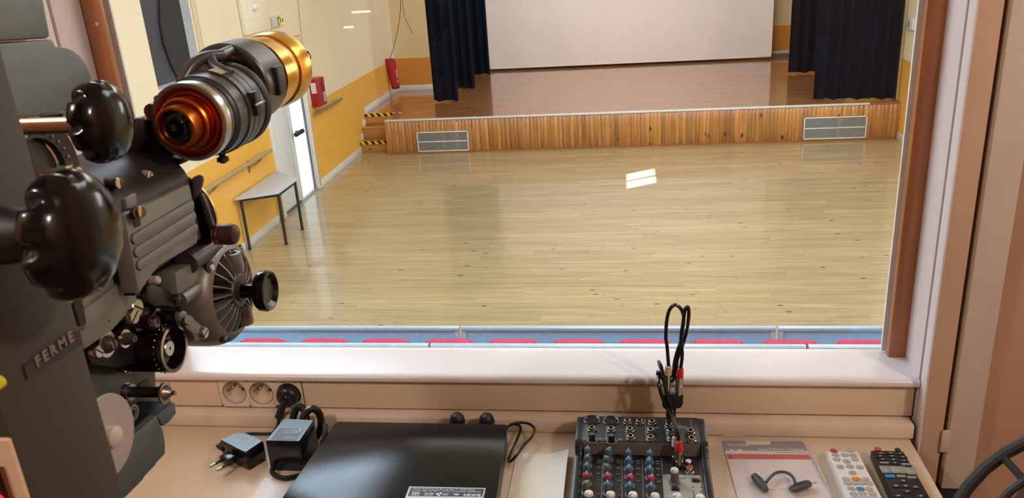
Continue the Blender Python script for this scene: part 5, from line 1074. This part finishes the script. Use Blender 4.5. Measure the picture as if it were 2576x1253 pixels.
# clamp with screw on the right flank, lug at the left, thumb screw below
ca = math.radians(8); cc_ = V(LX + 0.0405 * math.cos(ca), 0.741, LZ + 0.0405 * math.sin(ca))
cl_ = P('clamp_block', MB().box(cc_ - V(0.004, 0.0065, 0.0115), cc_ + V(0.0045, 0.0065, 0.0115), bev=0.0015), M_pd, hold)
P('clamp_bar', MB().box(cc_ - V(-0.0035, 0.011, 0.0012), cc_ + V(0.006, 0.011, 0.0012), bev=0.0008), M_steel, cl_)
P('clamp_lug', MB().lathe((LX - 0.036, 0.690, LZ + 0.010), YAX, [(0, 0.004), (0.001, 0.0075), (0.016, 0.0085), (0.04, 0.0085)], 24), M_bronze, hold)
P('clamp_rail', MB().cyl((LX - 0.033, 0.70, LZ + 0.0195), (LX - 0.033, 0.765, LZ + 0.0195), 0.004, seg=14), M_steel, hold)
ts = P('thumb_screw', MB().lathe((LX + 0.002, 0.732, LZ - 0.0395), (0, 0, -1), [(0, 0.0034), (0.004, 0.003), (0.0045, 0.0055), (0.008, 0.006), (0.0085, 0.0025), (0.0095, 0.0035), (0.011, 0)], 18), M_pd, hold)
# arched arm joining the holder to the front ring
am = P('arch_arm', MB().tube([(LX - 0.020, 0.722, LZ + 0.028), (LX - 0.017, 0.728, LZ + 0.036), (LX - 0.012, 0.738, LZ + 0.0450), (LX - 0.006, 0.752, LZ + 0.0490), (LX + 0.001, 0.770, LZ + 0.0480)], 0.0058, 12), M_gun)
P('arch_leg', MB().tube([(LX + 0.021, 0.742, LZ + 0.0325), (LX + 0.011, 0.744, LZ + 0.0375), (LX + 0.002, 0.748, LZ + 0.0420), (LX - 0.003, 0.754, LZ + 0.0475)], 0.0055, 12), M_gun, am)
P('arch_bar', MB().tube([(LX + 0.000, 0.765, LZ + 0.0480), (LX - 0.002, 0.785, LZ + 0.0485), (LX - 0.004, 0.803, LZ + 0.0490)], 0.0055, 12, smooth=2), M_gun, am)
B_ = (-0.4030, 0.0, 3.5275)
rb = P('front_ring', MB().ring(B_, YAX, [(0.800, 0.0355), (0.800, 0.0420), (0.802, 0.0440), (0.846, 0.0440), (0.848, 0.0420), (0.848, 0.0355)], 64), M_gun)
P('copper_liner', MB().ring(B_, YAX, [(0.8015, 0.0300), (0.8015, 0.0352), (0.8035, 0.0356), (0.846, 0.0356), (0.846, 0.0300)], 56), mat('copper_bright', 'C08A5A', 0.25, 1.0), rb)
P('inner_lens', MB().lathe(B_, YAX, [(0.812, 0.0), (0.812, 0.0302), (0.820, 0.0302)], 40), M_lensg, rb)
P('ring_clamp', MB().prism([(B_[0] + 0.041, 0.818, B_[2] - 0.014), (B_[0] + 0.041, 0.836, B_[2] - 0.014), (B_[0] + 0.041, 0.838, B_[2] + 0.016), (B_[0] + 0.041, 0.818, B_[2] + 0.016)], (0.007, 0, 0), bev=0.002), M_pd, rb)
fl_ = P('front_lens', MB().lathe(B_, YAX, [(0.846, 0.030), (0.846, 0.0378), (0.858, 0.0378), (0.8585, 0.0365), (0.8600, 0.0365), (0.8605, 0.0405), (0.8840, 0.0408)], 64), M_gold, label='gold front lens barrel')
P('gold_waist', MB().ring(B_, YAX, [(0.8840, 0.030), (0.8842, 0.0388), (0.8995, 0.0392), (0.8995, 0.030)], 64), mat('gold_pale', 'E8BE6A', 0.32, 1.0), fl_)
P('gold_hood', MB().ring(B_, YAX, [(0.8995, 0.036), (0.9000, 0.0412), (0.9070, 0.0430), (0.9280, 0.0430), (0.9290, 0.0420), (0.9290, 0.036)], 64), M_gold, fl_)
P('front_glass', MB().lathe(B_, YAX, [(0.915, 0.0), (0.915, 0.0365), (0.919, 0.0365)], 40), M_lensg, fl_)

# gate block with ribbed door
dq = [(-0.4,0.5811,3.463),(-0.4,0.6069,3.4614),(-0.4,0.6827,3.4587),(-0.4,0.6862,3.4561),(-0.4,0.6828,3.4104),(-0.4,0.6818,3.406),(-0.4,0.6781,3.4026),(-0.4,0.6528,3.4035),(-0.4,0.6349,3.4051),(-0.4,0.6125,3.4065),(-0.4,0.6034,3.4047),(-0.4,0.5939,3.4017),(-0.4,0.584,3.3987),(-0.4,0.5762,3.396)]
bk_ = MB(); n = 10; prof = [(-0.408, 3.40), (-0.408, 3.452)] + [(-0.408 - 0.05 * (1 - math.cos(PI / 2 * k / n)), 3.457 + 0.033 * math.sin(PI / 2 * k / n)) for k in range(n + 1)] + [(-0.50, 3.490), (-0.50, 3.40)]
P('gate_block', MB().prism([(x, 0.585, z) for x, z in prof], (0, 0.115, 0)), mat('gate_cover', '2A2522', 0.48, var=0.08))
gd = P('gate_door', MB().prism(dq, (-0.016, 0, 0), bev=0.0015), M_pl)
for a, b in ([(-0.4002,0.5858,3.4409),(-0.4002,0.68,3.44)], [(-0.4002,0.5848,3.4297),(-0.4002,0.6792,3.429)], [(-0.4002,0.5844,3.4183),(-0.4002,0.6784,3.4175)]):
    a = V(*a); b = V(*b); d = (b - a).normalized(); nn = V(0, -d.z, d.y); r = 0.0042
    pts = [a + d * (-r * math.cos(t)) + nn * r * math.sin(t) for t in [PI / 2 - PI * k / 6 for k in range(7)]]
    pts = [a - d * r * math.cos(t) + nn * r * math.sin(t) for t in [PI / 2 * (1 - 2 * k / 6) for k in range(7)]] + [b + d * r * math.cos(t) + nn * r * math.sin(t) for t in [-PI / 2 * (1 - 2 * k / 6) for k in range(7)]]
    P('pressed_rib', MB().prism(pts, (0.0024, 0, 0), bev=0.001), M_pl, gd)
    gp = [p + V(0.0001, 0, 0) for p in pts]
    P('rib_groove', MB().tube(gp, 0.0008, 5, closed=True, smooth=1), M_pb, gd)
P('door_channel', MB().prism([(-0.4065,0.5903,3.4594),(-0.4065,0.59,3.4398),(-0.4065,0.5891,3.4082),(-0.4065,0.5857,3.3908),(-0.4065,0.5793,3.3929),(-0.4065,0.5807,3.4081),(-0.4065,0.5817,3.4338),(-0.4065,0.5847,3.4555)], (-0.01, 0, 0)), M_pb, gd)
lt = P('latch_plate', MB().prism([(-0.3995,0.5827,3.4759),(-0.3995,0.5908,3.4764),(-0.3995,0.5978,3.4763),(-0.3995,0.5963,3.4682),(-0.3995,0.5902,3.4661),(-0.3995,0.5812,3.4667)], (0.003, 0, 0), bev=0.0006), M_pl)
P('latch_slot', MB().prism([(-0.3962,0.5762,3.4772),(-0.3962,0.5781,3.4766),(-0.3962,0.5763,3.4692),(-0.3962,0.5858,3.4675),(-0.3962,0.5852,3.466),(-0.3962,0.5737,3.4684)], (0.0006, 0, 0)), M_pb, lt)
P('latch_opening', MB().prism([(-0.3998,0.5911,3.46),(-0.3998,0.6019,3.4588),(-0.3998,0.5976,3.4481),(-0.3998,0.5897,3.4492)], (0.0006, 0, 0)), M_pb, gd)
lk = P('latch_pin', MB().cyl((-0.4,0.5962,3.46), (-0.386,0.581,3.4651), 0.0050, seg=18), M_bronze)
P('pin_face', MB().lathe((-0.386,0.5816,3.4651), XAX, [(0, 0.0048), (0.0012, 0.0044), (0.0015, 0)], 18), M_steel, lk)
slotted((-0.42,0.6535,3.4758), 0.0052, 0.8)
# shutter disc, tab, lever and brown knob
P('shutter_disc', MB().lathe((-0.4436, 0.715, 3.4168), YAX, [(0, 0.0443), (0.003, 0.0443)], 56), M_pb)
P('disc_edge', MB().ring((-0.4436, 0.718, 3.4168), YAX, [(0, 0.0435), (0, 0.0455), (0.003, 0.0455), (0.003, 0.0435)], 56), mat('brass_edge', 'C8A868', 0.3, 1.0))
P('purple_tab', MB().prism([(-0.4102,0.708,3.4562),(-0.4077,0.708,3.4585),(-0.4021,0.708,3.4603),(-0.3989,0.708,3.4582),(-0.3986,0.708,3.4555),(-0.4012,0.708,3.4489),(-0.4066,0.708,3.4403),(-0.4117,0.708,3.4356),(-0.4126,0.708,3.4392),(-0.4109,0.708,3.4491)], (0, 0.004, 0), bev=0.001), mat('tab_mauve', '5A4F54', 0.4))
P('lever', MB().prism([(-0.4068,0.709,3.44),(-0.4029,0.709,3.4411),(-0.3998,0.709,3.4246),(-0.3966,0.709,3.3959),(-0.3997,0.709,3.3927),(-0.4031,0.709,3.4043)], (0, 0.005, 0), bev=0.001), mat('lever_dark', '3A3838', 0.4))
bkn = P('brown_knob', MB().lathe((-0.3927,0.7,3.4032), XAX, [(0, 0.006), (0.004, 0.006), (0.0045, 0.0098), (0.015, 0.0104), (0.021, 0.0092), (0.0235, 0.005), (0.024, 0)], 28), mat('knob_brown', '4A3428', 0.35, 0.3))
for x0 in (0.0010, 0.0042): P('collar', MB().ring(sub((-0.3927,0.7,3.4032), x0), XAX, [(0, 0.006), (0, 0.0102), (0.0018, 0.0102), (0.0018, 0.006)], 28), mat('copper_bright', 'C08A5A', 0.25, 1.0), bkn)
# boss under the gate, black slab painting the shade of the gap, side box
P('gate_boss', MB().cyl((-0.418,0.6822,3.381), (-0.418,0.7361,3.3785), 0.0118, seg=26, bev=0.001), M_gun)
P('cavity_shade', MB().prism([(-0.432,0.6483,3.3837),(-0.432,0.7097,3.3795),(-0.432,0.7458,3.3654),(-0.432,0.7333,3.3349),(-0.432,0.6874,3.3249),(-0.432,0.6082,3.3585),(-0.432,0.6182,3.3752)], (-0.02, 0, 0)), M_pb)
P('side_box', MB().prism([(-0.414,0.655,3.3823),(-0.414,0.6969,3.378),(-0.414,0.7024,3.3635),(-0.414,0.7014,3.3571),(-0.414,0.6517,3.3617)], (-0.02, 0, 0), bev=0.001), M_pl)
P('side_tube', MB().cyl((-0.418,0.6586,3.353), (-0.418,0.7057,3.3502), 0.0072, seg=20), M_cast)
P('lower_block', MB().prism([(-0.421,0.618,3.3841),(-0.421,0.628,3.3828),(-0.421,0.6473,3.369),(-0.421,0.6616,3.3557),(-0.421,0.6586,3.3468),(-0.421,0.6516,3.3476),(-0.421,0.6415,3.3547),(-0.421,0.6248,3.3616),(-0.421,0.6152,3.3708)], (-0.02, 0, 0), bev=0.002), mat('block_bronze', '322C28', 0.4, 0.4))
slotted((-0.417,0.6522,3.3583), 0.003, 0.3, name='small_screw')
P('pearl_pin', MB().lathe((-0.41,0.6106,3.3936), XAX, [(0, 0.004), (0.006, 0.004), (0.008, 0.0025), (0.008, 0)], 16), mat('pin_pearl', 'B5A0A0', 0.35))
# body panels left of the gate
P('body_panel', MB().prism([(-0.425,0.5284,3.4104),(-0.425,0.5605,3.4133),(-0.425,0.6043,3.4204),(-0.425,0.6083,3.4152),(-0.425,0.6086,3.3806),(-0.425,0.6052,3.3723),(-0.425,0.5903,3.3709),(-0.425,0.564,3.367),(-0.425,0.5289,3.3689)], (-0.02, 0, 0), bev=0.002), M_pl)
P('body_step', MB().prism([(-0.421,0.5344,3.4002),(-0.421,0.5931,3.403),(-0.421,0.595,3.3867),(-0.421,0.5297,3.3859)], (-0.006, 0, 0), bev=0.0012), M_pl)
P('body_slot', MB().prism([(-0.4205,0.5249,3.4107),(-0.4205,0.5347,3.4103),(-0.4205,0.5329,3.3906),(-0.4205,0.5254,3.3922)], (-0.003, 0, 0)), M_pb)
for px in [(-0.4205,0.5845,3.3969),(-0.4205,0.5591,3.3796)]: P('rivet', MB().lathe(px, XAX, [(0, 0.0012), (0.0006, 0)], 8), M_pb)

# flywheel end bell with ribs and hand wheel
B0 = V(-0.432, 0.735, 3.3285)
bell = P('end_bell', MB().ring(B0, XAX, [(-0.03, 0.030), (-0.03, 0.0565), (0.000, 0.0570), (0.012, 0.0560), (0.021, 0.0530), (0.0265, 0.0480), (0.0280, 0.0440), (0.0270, 0.0425), (0.018, 0.0425)], 72), M_cast)
P('bell_inside', MB().lathe(B0, XAX, [(-0.02, 0.045), (0.004, 0.044), (0.008, 0.020)], 40), M_pb, bell)
hb_ = P('bell_hub', MB().lathe(B0, XAX, [(0.006, 0.018), (0.026, 0.0190), (0.034, 0.0180), (0.0355, 0.0165), (0.0355, 0.011), (0.0375, 0.0105), (0.0375, 0)], 40), mat('hub_bronze', '4A4038', 0.4, 0.6), bell)
for k in range(20):
    a = 2 * PI * k / 20 + 0.1; d = V(0, math.cos(a), math.sin(a)); e = V(0, -math.sin(a), math.cos(a)) * 0.0007
    P('bell_rib', MB().prism([B0 + d * 0.0175 + V(0.008, 0, 0) - e, B0 + d * 0.0175 + V(0.0345, 0, 0) - e, B0 + d * 0.030 + V(0.0325, 0, 0) - e, B0 + d * 0.0445 + V(0.0265, 0, 0) - e, B0 + d * 0.0445 + V(0.006, 0, 0) - e], e * 2), mat('rib_cast', 'A09B96', 0.32, 0.6), bell)
for zz, up_ in ((1, 1), (-1, -1)):
    o = B0 + V(0.031, 0.006, 0.030 * zz); lg_ = P('bell_lug', MB().ring(o - V(0, 0, 0.010), ZAX, [(0, 0.0045), (0, 0.0080), (0.002, 0.0086), (0.018, 0.0086), (0.020, 0.0080), (0.020, 0.0045)], 28), M_cast, bell)
for a, r in ((math.radians(128), 0.0480), (math.radians(232), 0.0480), (math.radians(40), 0.048), (math.radians(-42), 0.048)):
    c = B0 + V(0.0235, r * math.cos(a), r * math.sin(a))
    h_ = P('screw_recess', MB().lathe(c, (1, 0.35 * math.cos(a), 0.35 * math.sin(a)), [(-0.002, 0.0066), (0.0024, 0.0066)], 24), M_pb, bell); P('recess_screw', MB().lathe(c, (1, 0.35 * math.cos(a), 0.35 * math.sin(a)), [(0.0022, 0.0034), (0.0034, 0.003), (0.0036, 0)], 16), M_steel, h_)
hw = P('hand_wheel', MB().ring(B0 + V(0.0555, 0, 0), XAX, [(0.0, 0.009), (0.0, 0.0185), (0.003, 0.0210), (0.009, 0.0215), (0.0125, 0.0200), (0.013, 0.0175), (0.0085, 0.0130), (0.0085, 0.009)], 56), M_bake)
P('wheel_stem', MB().lathe(B0 + V(0.036, 0, 0), XAX, [(0, 0.0085), (0.006, 0.0070), (0.018, 0.0072), (0.022, 0.0105)], 32), M_bake, hw)
P('wheel_dish', MB().lathe(B0 + V(0.0600, 0, 0), XAX, [(0, 0.0135), (0.0042, 0.0132), (0.0042, 0)], 40), mat('wheel_brown', '2E2A26', 0.3), hw)

# sprocket drum with two rows of teeth
S0 = V(-0.464, 0.633, 3.3155); SR = 0.0222
spk = P('sprocket_drum', MB().ring(S0, XAX, [(-0.004, 0.016), (-0.004, SR), (0.0445, SR), (0.046, 0.0215), (0.046, 0.0190), (0.036, 0.0180), (0.036, 0.016)], 56), mat('sprocket_black', '17130F', 0.28, 0.5))
P('drum_rim', MB().ring(S0 + V(0.0425, 0, 0), XAX, [(0, 0.0195), (0, 0.0226), (0.0040, 0.0226), (0.0044, 0.0195)], 56), M_steel, spk)
P('drum_web', MB().lathe(S0, XAX, [(0.030, 0.0190), (0.0345, 0.0190), (0.0345, 0)], 40), mat('web_steel', 'A8A29A', 0.4, 0.7), spk)
hb2 = P('drum_hub', MB().ring(S0, XAX, [(0.0345, 0.0015), (0.0345, 0.0082), (0.041, 0.0080), (0.042, 0.0070), (0.042, 0.0015)], 32), M_steel, spk)
for a in (0.9, 3.9): slotted(S0 + V(0.0345, 0.0128 * math.cos(a), 0.0128 * math.sin(a)), 0.0032, 0.5, spk.parent, 'web_screw', h=0.002)
tm = MB().box((-0.0009, -0.0009, -0.0009), (0.0009, 0.0009, 0.0013), bev=0.0004, seg=1).mesh('tooth', M_steel)
for x in (0.003, 0.039):
    for k in range(24):
        a = 2 * PI * k / 24; o = put('tooth', tm, spk, S0 + V(x, SR * math.cos(a), SR * math.sin(a)) - PX.location, (a - PI / 2, 0, 0))
bp2 = P('roller_arm', MB().prism([(-0.407,0.6364,3.349),(-0.407,0.6408,3.3489),(-0.407,0.6467,3.3453),(-0.407,0.6532,3.3389),(-0.407,0.6628,3.3281),(-0.407,0.671,3.3186),(-0.407,0.673,3.3137),(-0.407,0.6709,3.3105),(-0.407,0.6654,3.309),(-0.407,0.6572,3.3106),(-0.407,0.6522,3.3136),(-0.407,0.6522,3.3174),(-0.407,0.6497,3.3228),(-0.407,0.6435,3.3301),(-0.407,0.6387,3.3365),(-0.407,0.6352,3.3423)], (-0.006, 0, 0), bev=0.0012), M_cast)
slotted((-0.4068,0.6659,3.3151), 0.0062, 0.3, None, 'arm_screw')
ap = P('arm_pin', MB().cyl((-0.407,0.6426,3.3387), (-0.399,0.6365,3.3429), 0.0042, seg=16), M_gun, bp2)
P('arm_washer', MB().ring((-0.412,0.6445,3.3386), XAX, [(0, 0.004), (0, 0.0088), (0.002, 0.0088), (0.002, 0.004)], 28), M_steel, bp2)
P('pressure_roller', MB().cyl((-0.45,0.66,3.3349), (-0.413,0.644,3.3401), 0.0078, seg=24), M_pb)
r1 = P('guide_roller', MB().cyl((-0.44,0.625,3.3473), (-0.424,0.6206,3.3482), 0.0066, seg=22), M_bronze)
P('roller_flange', MB().ring((-0.442,0.6268,3.3464), XAX, [(0, 0.006), (0, 0.0098), (0.0015, 0.0098), (0.0015, 0.006)], 28), M_steel, r1)
slotted((-0.4235,0.6204,3.3483), 0.0058, 1.0, None, 'roller_screw')
P('wing_nut', MB().ring((-0.43,0.6355,3.349), XAX, [(0, 0.003), (0, 0.0062), (0.002, 0.0058), (0.002, 0.003)], 18).tube([sub((-0.43,0.6341,3.3522), 0.001), sub((-0.43,0.6342,3.3541), 0.001)], 0.0008, 6, smooth=0), mat('shaft_steel', 'C9AE94', 0.22, 1.0))
slotted((-0.428,0.605,3.3701), 0.0090, -0.7, None, 'large_screw'); slotted((-0.426,0.5935,3.3671), 0.0078, 0.5, None, 'large_screw', h=0.005)
slotted((-0.43,0.546,3.3583), 0.0062, -0.8, None, 'large_screw')
for p, r, l in (((-0.428,0.5585,3.3584), 0.0110, 0.0075), ((-0.424,0.577,3.3541), 0.0080, 0.0095)):
    q = P('film_roller', MB().lathe(p, XAX, [(-0.03, r * 0.6), (0, r * 0.6), (0.001, r * 0.72), (l * 0.4, r * 0.66), (l, r * 0.36), (l, 0)], 28), mat('roller_copper', '6E5E50', 0.3, 0.8))
    P('roller_flange', MB().ring(p, XAX, [(-0.001, r * 0.5), (-0.001, r), (0.001, r), (0.001, r * 0.5)], 32), M_steel, q)
    P('screw_slot', MB().box(V(*p) + V(l - 0.002, -r * 0.07, -r * 0.4), V(*p) + V(l + 0.0003, r * 0.07, r * 0.4)), M_pb, q)
P('cavity_shade', MB().prism([(-0.445,0.5542,3.3554),(-0.445,0.6013,3.3503),(-0.445,0.6211,3.3524),(-0.445,0.6294,3.3403),(-0.445,0.617,3.3099),(-0.445,0.5888,3.3194),(-0.445,0.5566,3.3411)], (-0.02, 0, 0)), M_pb)  # black slab gives the hollow behind the rollers its shade

# lower film roller, small bearing, nylon disc, soundhead trays
P('rear_plate', MB().prism([(-0.468,0.5769,3.3395),(-0.468,0.6383,3.3003),(-0.468,0.6716,3.2728),(-0.468,0.664,3.2505),(-0.468,0.6642,3.2435),(-0.468,0.6892,3.2237),(-0.468,0.6444,3.2352),(-0.468,0.6094,3.2289),(-0.468,0.5565,3.2605)], (-0.02, 0, 0), bev=0.002), M_green)
P('oil_grime', MB().prism([(-0.4676,0.6403,3.2728),(-0.4676,0.6551,3.2705),(-0.4676,0.6572,3.2648),(-0.4676,0.6568,3.2548),(-0.4676,0.6484,3.2575),(-0.4676,0.6366,3.2671)], (0.0006, 0, 0)), mat('grime', '6E6A56', 0.8, var=0.3, scale=400))

lr = P('lower_roller', MB().lathe((-0.4879,0.62,3.2763), XAX, [(0, 0.0085), (0.018, 0.0090), (0.0185, 0.0072), (0.022, 0.0072), (0.024, 0.0052), (0.060, 0.0052)], 26), M_pd)
f0 = V(*(-0.4879,0.62,3.2763))
for x, r in ((0.0185, 0.0092), (0.024, 0.0078), (0.058, 0.0104)): P('roller_flange', MB().ring(f0 + V(x, 0, -0.0006), XAX, [(0, 0.005), (0, r), (0.0018, r), (0.0018, 0.005)], 32), M_steel, lr)
P('roller_cone', MB().lathe(f0 + V(0.060, 0, -0.0006), XAX, [(0, 0.0072), (0.006, 0.003), (0.006, 0.0022), (0.0095, 0.0022), (0.0095, 0)], 22), M_steel, lr)
sbp = P('small_bearing', MB().ring((-0.43,0.5702,3.2855), XAX, [(0, 0.0052), (0, 0.0072), (0.002, 0.0072), (0.002, 0.0052)], 26).ring((-0.43,0.5702,3.2855), XAX, [(0, 0.003), (0, 0.0045), (0.0016, 0.0045), (0.0016, 0.003)], 22), M_steel)
P('bearing_core', MB().lathe((-0.43,0.5702,3.2855), XAX, [(-0.02, 0.0085), (-0.001, 0.0085), (-0.001, 0.003), (0.003, 0.0016), (0.003, 0)], 22), M_pd, sbp)
nd = P('nylon_disc', MB().lathe((-0.3897,0.4801,3.3219), XAX, [(0, 0.0310), (0.0025, 0.0322), (0.004, 0.0316), (0.004, 0.010)], 56), mat('nylon_white', 'A69C97', 0.45))
P('disc_hub', MB().lathe(sub((-0.3897,0.4801,3.3219), 0.004), XAX, [(0, 0.0085), (0.006, 0.008), (0.008, 0.005), (0.008, 0)], 32), mat('nylon_hub', 'C4BCAC', 0.4), nd)
P('sound_tray', MB().prism([(-0.43,0.5564,3.2667),(-0.43,0.602,3.263),(-0.43,0.6023,3.2586),(-0.43,0.6062,3.2441),(-0.43,0.6047,3.2298),(-0.43,0.6007,3.2217),(-0.43,0.5853,3.222),(-0.43,0.5823,3.2215),(-0.43,0.5644,3.2221),(-0.43,0.562,3.2209),(-0.43,0.5344,3.2229),(-0.43,0.5162,3.222),(-0.43,0.4972,3.2372),(-0.43,0.514,3.2789)], (-0.07, 0, 0), bev=0.0015), M_green)
P('tray_shade', MB().prism([sub(p, -0.006, 0, 0.0006) for p in [(-0.43,0.5589,3.2666),(-0.43,0.6013,3.2631)]] + [sub(p, -0.062, 0, 0.0006) for p in [(-0.43,0.6013,3.2631),(-0.43,0.5589,3.2666)]], (0, 0, 0.0006)), M_pb)  # black sheet on the closed top paints the shaded inside of the tray
P('upper_tray', MB().prism([(-0.432,0.6056,3.2582),(-0.432,0.6358,3.2554),(-0.432,0.6343,3.2444),(-0.432,0.6197,3.2435),(-0.432,0.6104,3.2456)], (-0.05, 0, 0), bev=0.001), M_green)
P('tray_shade', MB().prism([sub(p, -0.004, 0, 0.0006) for p in [(-0.432,0.6065,3.2585),(-0.432,0.6352,3.2558)]] + [sub(p, -0.046, 0, 0.0006) for p in [(-0.432,0.6352,3.2558),(-0.432,0.6065,3.2585)]], (0, 0, 0.0006)), M_pb)  # shade inside the upper tray, laid on as a black sheet
